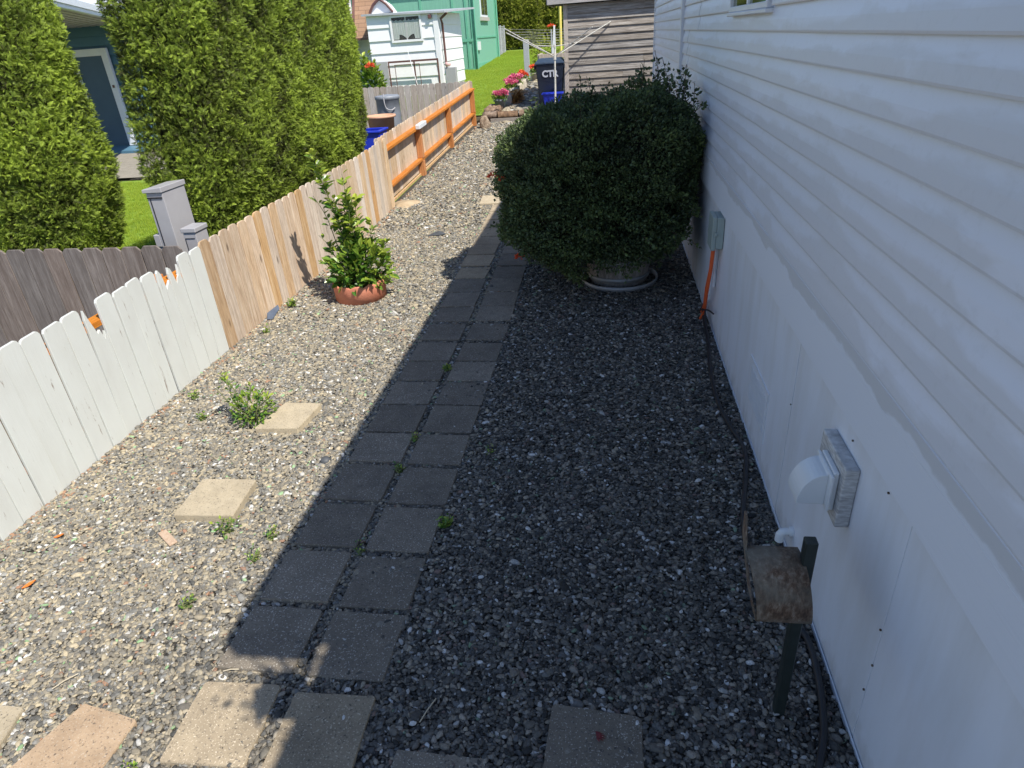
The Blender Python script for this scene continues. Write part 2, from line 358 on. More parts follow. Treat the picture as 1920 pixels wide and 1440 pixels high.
def gravelm():
    t = NT('gravel_base'); v = t.coord(kind='Object'); vo = t.n('ShaderNodeTexVoronoi', Scale=75.0); t.l(v, vo.inputs['Vector'])
    sp_ = t.n('ShaderNodeSeparateColor'); t.l(vo.outputs['Color'], sp_.inputs[0])
    c = t.ramp(sp_.outputs[0], [(0, (.03, .028, .025)), (.5, (.085, .075, .06)), (.85, (.15, .13, .10)), (1, (.30, .27, .22))])
    c = t.mix(t.ramp(vo.outputs['Distance'], [(.25, g3(0)), (.6, g3(.8))]), c, (.02, .018, .015))
    iv = t.math('SUBTRACT', 1.0, vo.outputs['Distance']); t.bump(iv, .8, .01); return t.out(c, .85)
M['gravel'] = gravelm()
sheet('gravel_bed', -3.13, .80, [-1.5, 4, 8, 10, 12, 14, 16.2], .0, M['gravel'], 1)
sheet('gravel_terrace', -2.66, 1.2, [16.45, 20, 30], .0, M['gravel'], 1)
def lawnm():
    t = NT('lawn_turf'); v = t.coord(kind='Object')
    c = t.ramp(t.noise(v, 1.3, 6, .7), [(.3, (.14, .23, .02)), (.6, (.21, .33, .03)), (.75, (.34, .36, .06))])
    t.bump(t.noise(v, 60, 3), .8, .03); return t.out(c, .9)
M['lawn'] = lawnm()
sheet('lawn', -30, -2.67, [16.46, 20, 30, 45], .004, M['lawn'], 1)
sheet('lawn', -2.67, 8, [30.01, 38, 45], .004, M['lawn'], 1)
sheet('lawn', -20, -3.1, [4.6, 8, 11.6], .004, M['lawn'], 1)
sheet('concrete_path', -14, -6.2, [11.75, 13, 14.4], .03, M['path'], 1)
sheet('neighbour_yard', -9, -3.1, [11.7, 13, 15.8], .006, M['gravel'], 1)

# pebbles: one point mesh, instanced by geometry nodes
def pebbles():
    def band(y0, y1, dens, sc, x0=-3.02, x1=.775):
        n = int((y1-y0)*(x1-x0)*dens); x = rng.uniform(x0, x1, n); y = rng.uniform(y0, y1, n); return x, y, np.full(n, sc)
    bs = [band(.85, 3, 12500, .78), band(3, 5, 8800, .88), band(5, 8, 5000, 1.05), band(8, 12, 2200, 1.35), band(12, 16.2, 1000, 1.8),
          band(16.5, 21, 500, 2.6, -2.5, -.9), band(16.5, 26, 60, 7, -2.5, -1.5)]
    x = np.concatenate([b[0] for b in bs]); y = np.concatenate([b[1] for b in bs]); s = np.concatenate([b[2] for b in bs])
    n = len(x)
    sunlit_dust = 1/(1+np.exp((x+1.25+.35*smooth_noise(np.stack([x, y, 0*x], 1), 1.1, 1))*4.0)); sunlit_dust = np.maximum(sunlit_dust, 1/(1+np.exp(-(y-8.6)*1.6))); sunlit_dust = np.clip(sunlit_dust+rng.normal(0, .12, n), 0, 1)  # house shade painted as dark pebbles, sunlit side as pale ones, partly dust
    z = G(y) + .001 + np.minimum(np.abs(rng.normal(0, 1, n)), 1.7)*(.0085-.0042*sunlit_dust)*s**.5 + .004*smooth_noise(np.stack([x, y, 0*x], 1), 5)
    sz = s*rng.lognormal(0, .30, n)*.0105; big = rng.random(n) < .006; sz[big] *= 1.5
    ang = rng.uniform(0, 6.283, n); col = rng.random(n)
    # some pebbles by the fence take the brown litter colour
    lit = (x < -2.93) & (rng.random(n) < .11); col[lit] = .935
    me = bpy.data.meshes.new('gravel'); me.vertices.add(n); me.vertices.foreach_set('co', np.stack([x, y, z], 1).reshape(-1)); me.update()
    for nm, d in (('sz', sz), ('ang', ang), ('col', col), ('sunlit_dust', sunlit_dust)):
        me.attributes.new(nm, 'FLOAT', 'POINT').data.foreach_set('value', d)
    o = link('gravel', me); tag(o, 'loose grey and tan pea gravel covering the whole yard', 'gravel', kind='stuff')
    t = NT('river_pebble'); a = t.n('ShaderNodeAttribute', _attribute_name='col', _attribute_type='INSTANCER')
    c = t.ramp(a.outputs['Fac'], [(0, (.14, .135, .12)), (.12, (.22, .20, .165)), (.28, (.30, .265, .20)), (.40, (.23, .22, .195)), (.50, (.37, .315, .22)), (.62, (.27, .24, .185)),
        (.72, (.42, .36, .25)), (.80, (.31, .30, .27)), (.865, (.50, .42, .28)), (.93, (.36, .21, .13)), (.942, (.55, .53, .48)), (.976, (.72, .70, .65)), (.988, (.26, .40, .20)), (.991, (.32, .48, .25)), (.9935, (.24, .23, .20))], 'CONSTANT')
    tc = t.n('ShaderNodeTexCoord'); c = t.mix(t.ramp(t.noise(tc.outputs['Object'], 2.2, 4), [(.35, g3(0)), (.65, g3(.55))]), c, t.mix(1, c, g3(.6), 'MULTIPLY'))
    a2 = t.n('ShaderNodeAttribute', _attribute_name='sunlit_dust', _attribute_type='INSTANCER')
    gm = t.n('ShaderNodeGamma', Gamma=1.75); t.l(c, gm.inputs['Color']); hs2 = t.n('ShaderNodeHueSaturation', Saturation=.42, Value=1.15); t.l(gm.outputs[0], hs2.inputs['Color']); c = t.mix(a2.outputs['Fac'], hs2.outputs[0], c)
    t.out(c, .7, .25); M['pebble'] = t.m
    ng = bpy.data.node_groups.new('pebbles', 'GeometryNodeTree'); ng.interface.new_socket('Geometry', in_out='INPUT', socket_type='NodeSocketGeometry'); ng.interface.new_socket('Geometry', in_out='OUTPUT', socket_type='NodeSocketGeometry')
    N = ng.nodes; L = ng.links; gi = N.new('NodeGroupInput'); go = N.new('NodeGroupOutput')
    gti = N.new('GeometryNodeJoinGeometry')
    for k in range(9):
        ic = N.new('GeometryNodeMeshIcoSphere'); ic.inputs['Radius'].default_value = 1; ic.inputs['Subdivisions'].default_value = 2
        sp_ = N.new('GeometryNodeSetPosition'); pos = N.new('GeometryNodeInputPosition')
        nz = N.new('ShaderNodeTexNoise'); nz.noise_dimensions = '4D'; nz.inputs['W'].default_value = k*7.7; nz.inputs['Scale'].default_value = .75; nz.inputs['Detail'].default_value = 1
        L.new(pos.outputs[0], nz.inputs['Vector'])
        sub = N.new('ShaderNodeVectorMath'); sub.operation = 'SUBTRACT'; sub.inputs[1].default_value = (.5, .5, .5); L.new(nz.outputs['Color'], sub.inputs[0])
        ml = N.new('ShaderNodeVectorMath'); ml.operation = 'SCALE'; ml.inputs['Scale'].default_value = 1.5; L.new(sub.outputs[0], ml.inputs[0])
        L.new(ic.outputs['Mesh'], sp_.inputs['Geometry']); L.new(ml.outputs[0], sp_.inputs['Offset'])
        tr = N.new('GeometryNodeTransform'); tr.inputs['Scale'].default_value = (1.15, .72+.04*(k % 4), .40+.05*(k % 3)); L.new(sp_.outputs[0], tr.inputs['Geometry'])
        sm = N.new('GeometryNodeSetMaterial'); sm.inputs['Material'].default_value = t.m; L.new(tr.outputs[0], sm.inputs['Geometry'])
        ss = N.new('GeometryNodeSetShadeSmooth'); L.new(sm.outputs[0], ss.inputs['Geometry'])
        g2i = N.new('GeometryNodeGeometryToInstance'); L.new(ss.outputs[0], g2i.inputs[0]); L.new(g2i.outputs[0], gti.inputs[0])
    iop = N.new('GeometryNodeInstanceOnPoints'); iop.inputs['Pick Instance'].default_value = True
    mtp = N.new('GeometryNodeMeshToPoints'); L.new(gi.outputs[0], mtp.inputs[0]); L.new(mtp.outputs[0], iop.inputs['Points']); L.new(gti.outputs[0], iop.inputs['Instance'])
    rv = N.new('FunctionNodeRandomValue'); rv.data_type = 'INT'; rv.inputs[4].default_value = 0; rv.inputs[5].default_value = 8; L.new(rv.outputs[2], iop.inputs['Instance Index'])
    def na(nm):
        q = N.new('GeometryNodeInputNamedAttribute'); q.data_type = 'FLOAT'; q.inputs['Name'].default_value = nm; return q.outputs[0]
    L.new(na('sz'), iop.inputs['Scale'])
    rt_ = N.new('FunctionNodeRandomValue'); rt_.data_type = 'FLOAT_VECTOR'; rt_.inputs[0].default_value = (-.42, -.42, 0); rt_.inputs[1].default_value = (.42, .42, 6.283)
    L.new(rt_.outputs[0], iop.inputs['Rotation']); L.new(iop.outputs[0], go.inputs[0])
    md = o.modifiers.new('pebbles', 'NODES'); md.node_group = ng
pebbles()

def grass(name, x0, x1, y0, y1, n, hgt, label):
    P = np.stack([rng.uniform(x0, x1, n), rng.uniform(y0, y1, n), np.zeros(n)], 1); P[:, 2] = G(P[:, 1])
    tv = []; tf = []; tp = []
    for k in range(6):
        a = k*1.05+.3; r = .4; dx, dy = math.cos(a), math.sin(a); b = len(tv)
        tv += [(dx*r-dy*.07, dy*r+dx*.07, 0), (dx*r+dy*.07, dy*r-dx*.07, 0), (dx*(r+.35), dy*(r+.35), 1)]; tf += [(b, b+1, b+2)]; tp += [0, 0, .8]
    a = rng.uniform(0, 6.28, n); c, s_ = np.cos(a), np.sin(a); z = np.zeros(n); o_ = np.ones(n)
    Rm = np.stack([np.stack([c, -s_, z], 1), np.stack([s_, c, z], 1), np.stack([z, z, o_], 1)], 1)
    rn = np.clip(.5+.35*smooth_noise(P, 1.5)+rng.normal(0, .15, n), 0, 1)
    return tag(bake(name, tv, tf, np.array(tp), P, Rm, hgt*rng.uniform(.6, 1.2, n), rn, M['grassm']), label, 'grass', kind='stuff')
grass('grass', -9.5, -4.2, 6.2, 11.4, 26000, .045, 'bright green mown grass between the tall hedges')
grass('grass', -9, -2.72, 16.6, 37, 60000, .05, 'bright green mown lawn beside the mint green building')
grass('grass', -2.6, -.5, 30.2, 37, 6000, .06, 'mown lawn behind the shed in front of the far hedge')

# ------------------------------------------------------------------ house on the right
house = thing('house', (1.2, 1, 0), 'white vinyl sided manufactured home filling the right side, in its own shade', 'house')
Y0, Y1 = .78, 13.05
def courses():
    m = MB(); z = 1.155; row = 0; random.seed(3)
    while z < 3.2:
        zb, zt = z, z+.1085; ys = [Y0]; y = Y0
        y = Y0 + [2.45, 3.25, 2.95, 3.05, 2.2, 3.5][row//2 % 6]
        while y < Y1: ys.append(y); y += 3.66
        ys.append(Y1)
        for k in range(len(ys)-1):
            a, b = ys[k], ys[k+1]; o = .0 if k % 2 else -.003; xb, xt = .7645+o, .7815+o
            if row in range(9, 17):          # leave the window opening free
                segs = []
                for (p, q) in ((a, min(b, 3.74)), (max(a, 4.92), b)):
                    if q-p > .02: segs.append((p, q))
            else: segs = [(a, b)]
            for p, q in segs:
                q -= .0025
                n = max(1, int((q-p)/.5)); Ys = [p+(q-p)*i/n for i in range(n+1)]; vs = []
                for yy in Ys:
                    wv = .0012*math.sin(yy*5+row*2)
                    vs += [(xt+.012, yy, zb+.004), (xb+wv, yy, zb+.0005), (xb+wv-.0015, yy, zb+.008), (xb+.004+wv*.5, yy, zb+.05), (xt, yy, zt+.003), (xt+.01, yy, zt+.003)]
                fs = [(i*6+j, (i+1)*6+j, (i+1)*6+j+1, i*6+j+1) for i in range(n) for j in range(5)]
                fs += [(0, 1, 2, 3, 4, 5), tuple(n*6+j for j in (5, 4, 3, 2, 1, 0))]; m.add(vs, fs)
        z += .1085; row += 1
    return m
courses().build('siding', M['siding'], house)
m = MB(); m.box((.80, Y0+.01, .0), (7, Y1-.01, 3.25)); m.build('wall_core', M['siding'], house)
m = MB(); m.box((.762, Y0, .925), (.799, Y1, 1.094)); m.box((.7595, Y0, 1.0945), (.799, Y1, 1.1565)); m.build('band_trim', M['band'], house, .002)
for yy, zz in ((1.452, .50), (1.443, .36), (1.452, .24), (1.90, .86), (1.60, .88), (1.0, 1.01), (.97, .98), (2.585, .6)):
    m = MB(); m.tube([(.786, yy, zz), (.7815, yy, zz)], .0035, 6); m.build('nail_head', M['rust'] , house)
random.seed(5)
ys = [Y0, 1.447, 2.58, 3.82, 5.02, 6.24, 7.46, 8.7, 9.9, 11.1, 12.3, Y1]
for a, b in zip(ys[:-1], ys[1:]):
    m = MB(); dx = random.choice([0, .002]); m.box((.785+dx, a+.0015, .012), (.797+dx, b-.0015, .93)); m.build('skirting_panel', M['skirt'], house, .001)
m = MB(); m.box((.779, Y0, -.02), (.784, Y1, .022)); m.build('base_channel', M['trim'], house)
# trims, eave
m = MB(); m.box((.735, 7.95, .93), (.79, 8.06, 3.2)); m.build('downspout', M['trim'], house, .008, 2)
m = MB(); m.box((.755, 8.07, 1.16), (.764, 8.13, 3.2)); m.build('joint_trim', M['trim'], house, .002)
m = MB(); m.box((.752, 13.0, .9), (.80, 13.07, 3.2)); m.build('corner_trim', M['trim'], house, .002)
m = MB(); m.box((.49, .24, 3.21), (.80, 13.2, 3.24)); m.box((.48, .24, 3.2), (.489, 13.2, 3.32)); m.build('soffit', M['trim'], house)
m = MB(); m.prism([(.47, .24, 3.345), (4, .24, 3.95), (7.6, .24, 3.325), (7.6, .24, 3.25), (4, .24, 3.87), (.47, .24, 3.325)], (0, -13.0, 0)); m.build('roof', M['dkroof'], house)
m = MB(); m.box((.655, -2.2, 2.86), (5, .5, 2.92)); m.build('added_porch_roof', M['trim'], house)  # unseen roof, added and sized to cast the shadow over the near paving
m = MB(); m.box((.70, -2.1, 0), (.79, -2.0, 2.86)); m.build('added_porch_post', M['trim'], house)  # unseen post, added under the shadow-casting roof
# window
wf = MB(); a, b, c_, d = 3.76, 4.90, 2.125, 2.95
wf.box((.745, a, c_), (.80, a+.035, d)); wf.box((.745, b-.035, c_), (.80, b, d)); wf.box((.745, a+.035, c_), (.80, b-.035, c_+.03)); wf.box((.745, a+.035, d-.05), (.80, b-.035, d)); wf.box((.752, (a+b)/2-.02, c_+.03), (.80, (a+b)/2+.02, d-.05))
wfo = wf.build('window', M['trim'], house, .004)
m = MB(); m.box((.735, a-.02, c_-.022), (.80, b+.02, c_-.001)); m.build('sill', M['trim'], wfo, .004)
m = MB(); m.box((.765, a+.035, c_+.03), (.770, (a+b)/2-.02, d-.05)); m.build('pane', M['glassd'], wfo)
m = MB(); m.box((.765, (a+b)/2+.02, c_+.03), (.770, b-.035, d-.05)); m.build('pane', M['glassd'], wfo)
# skirt vent grille
m = MB(); m.box((.779, 2.95, .44), (.785, 3.40, .452)); m.box((.779, 2.94, .16), (.785, 2.952, .452))
for i in range(14): m.box((.7805, 2.99+i*.028, .2), (.7853, 3.0+i*.028, .40))
m.build('crawlspace_vent', M['trim'], house, .001)
# dryer vent
db = MB(); db.box((.742, 1.80, .582), (.786, 2.05, .812)); dv = db.build('vent_block', M['ply'], house, .003)
m = MB(); m.box((.724, 1.835, .625), (.741, 1.975, .775)); m.box((.712, 1.82, .632), (.7235, 1.985, .768)); m.build('vent_flange', M['white'], dv, .004, 2)
hd = MB()
out3 = [(x, 1.845, z) for x, z in [(.712, .642), (.712, .766)] + [(.712-.088*math.sin(t), .642+.118*math.cos(t)) for t in np.linspace(0.05, math.pi/2, 12)]]
hd.prism(out3[::-1], (0, -.115, 0)); hd.build('vent_hood', M['white'], dv, .003, 2)
# pvc elbow
m = MB(); m.tube([(.79, 2.30, .135), (.757, 2.30, .135), (.744, 2.30, .130), (.737, 2.30, .118), (.736, 2.30, .085)], [.015, .016, .018, .019, .019], 16)
m.tube([(.786, 2.30, .135), (.770, 2.30, .135)], .022, 16); m.build('drain_elbow', M['white'], house)
# electric box
eb = MB(); eb.box((.735, 4.60, .68), (.784, 4.80, .90)); eb.box((.705, 4.60, .67), (.7345, 4.80, .905))
ebo = eb.build('outlet_box', M['box'], house, .006, 2)
m = MB(); m.box((.72, 4.585, .775), (.74, 4.5995, .80)); m.build('latch', M['box'], ebo, .002)
m = MB(); m.tube([(.77, 4.76, .68), (.772, 4.77, .35)], .012, 10); m.build('conduit', M['trim'], ebo)
o = MB().tube([(.735, 4.66, .68), (.73, 4.68, .5), (.725, 4.76, .3), (.735, 4.86, .12), (.72, 4.95, .02)], .011, 8).build('extension_cord', M['cordo'])
tag(o, 'orange extension cord hanging from the grey outlet box to the gravel, nearer strand', 'cord', 'orange cords below the outlet box')
o = MB().tube([(.735, 4.71, .68), (.732, 4.73, .5), (.728, 4.82, .32), (.74, 4.94, .14), (.745, 5.08, .02)], .010, 8).build('extension_cord', M['cordo'])
tag(o, 'orange extension cord below the grey outlet box, strand nearer the bush', 'cord', 'orange cords below the outlet box')
def spline(pts, n=8):
    P = [Vector(p) for p in pts]; out_ = []
    for i in range(len(P)-1):
        p0, p1, p2, p3 = P[max(i-1, 0)], P[i], P[i+1], P[min(i+2, len(P)-1)]
        for k in range(n):
            t = k/n; out_.append(.5*((2*p1)+(-p0+p2)*t+(2*p0-5*p1+4*p2-p3)*t*t+(-p0+3*p1-3*p2+p3)*t**3))
    return out_+[P[-1]]
hose = [(.74, 4.95, .10), (.735, 4.85, .05), (.72, 4.46, .02), (.68, 4.04, .02), (.67, 3.61, .02), (.70, 3.33, .02), (.735, 3.10, .02), (.70, 2.85, .02), (.63, 2.51, .02), (.62, 2.23, .02), (.70, 1.96, .02), (.745, 1.82, .02), (.735, 1.63, .02), (.70, 1.45, .02), (.64, 1.28, .02), (.60, 1.0, .02)]
o = MB().tube(spline(hose), .0125, 10).build('garden_hose', M['black']); tag(o, 'long black hose lying on the gravel along the foot of the white wall', 'hose')
o = MB().tube(spline([(.76, 4.6, .2), (.74, 4.75, .17), (.70, 4.9, .11), (.72, 5.0, .07), (.765, 5.05, .12), (.75, 4.9, .16), (.73, 4.8, .1), (.74, 4.7, .04)]), .006, 8).build('cable', M['black']); tag(o, 'tangle of thin black cable beside the orange cords', 'cable')
# hose hanger on stake
hh = thing('hose_hanger', (.575, 1.52, 0), 'rusty curved metal hose hanger on a dark square stake by the wall', 'hose hanger')
m = MB(); m.box((.558, 1.507, -.05), (.592, 1.541, .765)); m.build('stake', M['iron'], hh, .003)
pl = MB(); th = np.linspace(-.1, 2.0, 16); vs = []
for t_ in th:                       # curved saddle sheet, bends down over its front
    y = 1.56-.115*math.sin(t_)-.0; z = .56+.135*math.cos(t_)
    for xx, r_ in ((.405, 0), (.56, 0)): vs.append((xx+.018*t_, y, z))
n = len(th); off = .006
vs2 = [(x, y+off, z-off) for x, y, z in vs]
fs = [(2*i, 2*i+2, 2*i+3, 2*i+1) for i in range(n-1)] + [(2*n+2*i, 2*n+2*i+1, 2*n+2*i+3, 2*n+2*i+2) for i in range(n-1)]
fs += [(2*i, 2*n+2*i, 2*n+2*i+2, 2*i+2) for i in range(n-1)] + [(2*i+1, 2*i+3, 2*n+2*i+3, 2*n+2*i+1) for i in range(n-1)] + [(0, 1, 2*n+1, 2*n), (2*n-2, 4*n-2, 4*n-1, 2*n-1)]
pl.add(vs+vs2, fs, True); pl.build('saddle', M['rust'], hh)
m = MB(); m.prism([(.402, 1.60, .80), (.402, 1.58, .795), (.404, 1.555, .70), (.41, 1.44, .60), (.438, 1.46, .50), (.44, 1.6, .5), (.408, 1.62, .70)], (-.006, 0, 0)); m.build('flange', M['rust'], hh)

# ------------------------------------------------------------------ fences
def picket_out(w_, H, kind='ear', ear=.028):
    if kind == 'ear': return [(0, 0), (w_, 0), (w_, H-ear), (w_-ear, H), (ear, H), (0, H-ear)]
    if kind == 'round': return [(0, 0), (w_, 0), (w_, H-.03)] + [(w_/2+w_/2*math.cos(a), H-.03+.03*math.sin(a)) for a in np.linspace(.3, math.pi-.3, 7)] + [(0, H-.03)]
    return [(x*w_, z*H) for x, z in kind]
def picket_x(parent, x, y, w_, H, z0, mat, kind='ear', lean=0, t=.016, lx=0):
    m = MB(); o_ = picket_out(w_, H, kind); pts = [(x+lx*q[1], y+q[0]+lean*q[1], z0+q[1]) for q in o_]
    m.prism(pts, (t, 0, 0)); return m.build('picket', mat, parent, .0015)
def picket_y(parent, x, y, w_, H, z0, mat, kind='ear', lean=0, t=.016):
    m = MB(); o_ = picket_out(w_, H, kind); pts = [(x+q[0]+lean*q[1], y, z0+q[1]) for q in o_]
    m.prism(pts, (0, -t, 0)); return m.build('picket', mat, parent, .0015)
random.seed(21)
wfn = thing('fence', (-3.03, 3, 0), 'low white painted picket fence at left with split and broken board tops', 'fence')
y = 4.44; k = 0
jag = {2: [(0, 0), (1, 0), (1, .88), (.92, .94), (.8, .86), (.62, .84), (.5, .80), (.42, .86), (.3, .93), (.12, .95), (.04, .9)],
       3: [(0, 0), (1, 0), (.96, .8), (.9, .86), (.62, .82), (.52, .80), (.4, .93), (.2, .97), (.08, .95), (0, .85)],
       8: [(0, 0), (1, 0), (1, .74), (.9, .78), (.8, .72), (.66, .80), (.5, .78), (.3, .88), (.14, .97), (.05, .90)]}
while y > 1.2:
    H = .872+random.uniform(-.008, .008); w_ = .142
    if k in jag: kd = jag[k]
    else: kd = [(0, 0), (1, 0), (1, .972+random.uniform(-.006, .006)), (.93, .992), (.84, 1), (.20, 1.0-random.uniform(0, .008)), (.07, .988), (0, .968+random.uniform(-.008, .008))]
    picket_x(wfn, -3.02+random.uniform(-.006, .006), y-w_, w_-.0075-(.008 if k in (3, 5) else 0), H, -.01, M['pwood'], kd, random.uniform(-.006, .006), lx=random.uniform(-.012, .004))
    y -= w_; k += 1
for z in (.2, .70):
    m = MB(); m.box((-3.125, 1.1, z), (-3.038, 4.4, z+.04)); m.build('rail', M['orange'], wfn, .003)
for yy in (1.6, 4.0):
    m = MB(); m.box((-3.215, yy, -.1), (-3.127, yy+.088, .76)); m.build('post', M['orangev'], wfn, .003)
tfn = thing('fence', (-3.03, 6.7, 0), 'unpainted tan cedar picket fence in the middle, behind the potted shrub', 'fence')
y = 4.445; k = 0
while y < 9.0:
    H = .885+.013*(y-4.4)+random.uniform(-.007, .007); w_ = .142
    mt = M['orangish'] if k == 27 else (M['tan'] if k < 14 else M['tan2'])
    picket_x(tfn, -3.022+random.uniform(-.006, .006), y, w_-.006, H+.01*(y > 8.7), g(y)-.01, mt, [(0, 0), (1, 0), (1, .965), (.85, .995), (.7, 1), (.3, 1), (.15, .995), (0, .965)], random.uniform(-.003, .003), lx=random.uniform(-.012, .002))
    y += w_; k += 1
for z in (.2, .70):
    m = MB(); m.box((-3.125, 4.45, z), (-3.04, 9.0, z+.04)); m.build('rail', M['tan'], tfn, .003)
ffn = thing('fence', (-3.03, 12.5, .2), 'far tan board fence with orange stained rails and posts on this side', 'fence')
y = 9.02
while y < 16.0:
    H = .88+random.uniform(-.006, .006)
    picket_x(ffn, -3.14, y, .139, H, g(y)+.05, M['tan2'], [(0, 0), (1, 0), (1, .965), (.85, .995), (.7, 1), (.3, 1), (.15, .995), (0, .965)], random.uniform(-.002, .002)); y += .142
def slope_box(name, x0, x1, y0, y1, z, hh_, mat, parent):
    m = MB(); za, zb = g(y0)+z, g(y1)+z
    m.add([(x0, y0, za), (x1, y0, za), (x1, y1, zb), (x0, y1, zb), (x0, y0, za+hh_), (x1, y0, za+hh_), (x1, y1, zb+hh_), (x0, y1, zb+hh_)], [(0, 3, 2, 1), (4, 5, 6, 7), (0, 1, 5, 4), (1, 2, 6, 5), (2, 3, 7, 6), (3, 0, 4, 7)])
    return m.build(name, mat, parent, .004)
slope_box('rail', -3.139, -3.037, 8.9, 16.03, .74, .04, M['orange'], ffn)
slope_box('rail', -3.139, -3.05, 8.9, 16.03, .24, .04, M['orange'], ffn)
slope_box('kickboard', -3.139, -3.11, 9.0, 16.0, -.02, .06, M['tan'], ffn)
for yy in (11.0, 13.3, 15.85):
    m = MB(); z = g(yy); m.box((-3.135, yy, z+.285), (-3.04, yy+.10, z+.738)); m.box((-3.135, yy, z-.1), (-3.04, yy+.10, z+.239)); m.build('post', M['orangev'], ffn, .003)
m = MB(); m.box((-3.04, 10.75, g(10.9)+.77), (-2.97, 11.2, g(11)+.83), Matrix.Rotation(.04, 3, 'X')); m.build('scrap_of_trim', M['trim'], None, .004)
tag(bpy.data.objects['scrap_of_trim'], 'short white offcut resting on the orange fence rail', 'offcut')
dfn = thing('fence', (-4.2, 4.47, 0), 'dark weathered dog-eared fence running off to the left behind the white fence', 'fence')
x = -3.20-.0; k = 0
while x > -7.2:
    picket_y(dfn, x-.165, 4.46+random.uniform(-.003, .003), .161, .855+random.uniform(-.006, .006), 0, M['dark'], 'ear', random.uniform(-.004, .004)); x -= .168; k += 1
for z in (.25, .68):
    m = MB(); m.box((-7.2, 4.48, z), (-3.22, 4.518, z+.088)); m.build('rail', M['dark'], dfn)
bfn = thing('fence', (-5, 16, .3), 'low grey weathered fence with rounded board tops in front of the white cottage', 'fence')
x = -3.08
while x > -6.6:
    picket_y(bfn, x-.142, 16.02, .138, .93+random.uniform(-.006, .006), g(16), M['grey'], 'round', random.uniform(-.003, .003)); x -= .146
m = MB(); m.box((-6.6, 16.04, .6), (-3.1, 16.075, .69)); m.build('rail', M['grey'], bfn)

# ------------------------------------------------------------------ pavers
def paver(quad, top, th_, mat, label, group='concrete pavers', parent=None, seedv=0, tilt=0):
    rr = random.Random(seedv); out_ = []
    for i in range(4):
        a = Vector(quad[i]); b = Vector(quad[(i+1) % 4])
        for k in range(6):
            t = k/6; p = a.lerp(b, t); nrm = Vector((-(b-a).y, (b-a).x)).normalized()
            j = rr.uniform(-.0018, .0018) if k else 0
            if k == 0:   # knocked corners
                pr = Vector(quad[i-1]); c = rr.uniform(.004, .012); out_.append(a+(pr-a).normalized()*c); out_.append(a+(b-a).normalized()*c)
            else: out_.append(p+nrm*j)
    cx = sum(p.x for p in out_)/len(out_); cyy = sum(p.y for p in out_)/len(out_)
    zt = g(cyy)+top; sgn = sum((out_[i].x*out_[(i+1) % len(out_)].y-out_[(i+1) % len(out_)].x*out_[i].y) for i in range(len(out_)))
    if sgn < 0: out_ = out_[::-1]
    m = MB(); tx, ty = rr.uniform(-.012, .012), rr.uniform(-.012, .012)+(.04 if cyy > 8 else 0)
    n = len(out_); ins = .004
    up_ = [(p.x+(cx-p.x)*.012, p.y+(cyy-p.y)*.012, zt+(p.x-cx)*tx+(p.y-cyy)*ty) for p in out_]
    mid = [(p.x, p.y, q[2]-.005) for p, q in zip(out_, up_)]; lo = [(p.x, p.y, zt-th_) for p in out_]
    m.add(up_+mid+lo, [tuple(range(n))]+[(i, n+i, n+(i+1) % n, (i+1) % n) for i in range(n)]+[(n+i, 2*n+i, 2*n+(i+1) % n, n+(i+1) % n) for i in range(n)]+[tuple(range(3*n-1, 2*n-1, -1))])
    # centre the object on itself so material variation differs by object
    m.v = [(a-cx, b-cyy, c-zt) for a, b, c in m.v]
    o = m.build('paver', mat); o.location = (cx, cyy, zt); return tag(o, label, 'paver', group)
tops = [1.469, 1.842, 2.18, 2.523, 2.872, 3.201, 3.531, 3.858, 4.17, 4.50, 4.874, 5.254, 5.621, 6.001, 6.355, 6.777, 7.169, 7.505, 7.879, 8.239, 8.615, 8.96]
ordn = ['nearest', 'second', 'third', 'fourth', 'fifth', 'sixth', 'seventh', 'eighth', 'ninth', 'tenth', 'eleventh', 'twelfth', 'thirteenth', 'fourteenth', 'fifteenth', 'sixteenth', 'seventeenth', 'eighteenth', 'nineteenth', 'twentieth', 'twenty-first', 'twenty-second']
lx = np.interp(tops, [1.47, 2.2, 3.2, 4.1, 5.25, 6, 7, 9], [-1.337, -1.325, -1.303, -1.306, -1.305, -1.33, -1.375, -1.40])
rx = np.interp(tops, [1.47, 2.2, 3.2, 4.1, 5.25, 6, 7, 9], [-.972, -.966, -.958, -.952, -.951, -.97, -.99, -1.03])
for i, t_ in enumerate(tops):
    prev = tops[i-1] if i else 1.10
    ln = (t_-prev) - (.034 if i < 6 else .022) if i else .31
    ln = min(ln, .31 if i < 12 else .37)
    for side, cxx, dy in (('left', lx[i], random.uniform(-.006, .006)), ('right', rx[i], (-.012 if i < 6 else 0)+random.uniform(-.004, .004))):
        a = random.uniform(-.012, .012)+(.03 if (i == 0) else 0); hw = .154 if side == 'left' else .152
        if i == 0 and side == 'left': hw = .15
        c, s_ = math.cos(a), math.sin(a); cc = Vector((cxx, t_-ln/2+dy))
        q = [cc+Vector((px*c-py*s_, px*s_+py*c)) for px, py in ((-hw, -ln/2), (hw, -ln/2), (hw, ln/2), (-hw, ln/2))]
        if side == 'left' and i > 18: q = [p+Vector((-.02, 0)) for p in q]
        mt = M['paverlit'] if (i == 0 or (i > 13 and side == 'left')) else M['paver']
        lab = (f'{ordn[i]} paver from the near end in the left column of the double walkway' if side == 'left' else f'{ordn[i]} paver from the near end in the right column of the double walkway')
        paver(q, .022+random.uniform(-.003, .004), .05, mt, lab, 'pavers of the double walkway', seedv=i*2+(side == 'left'))
paver([(-1.78, 9.02), (-1.45, 9.02), (-1.45, 9.42), (-1.80, 9.43)], .03, .05, M['paver2'], 'pale square paver set askew at the far end of the walkway beside the bush', 'loose pavers', seedv=71)
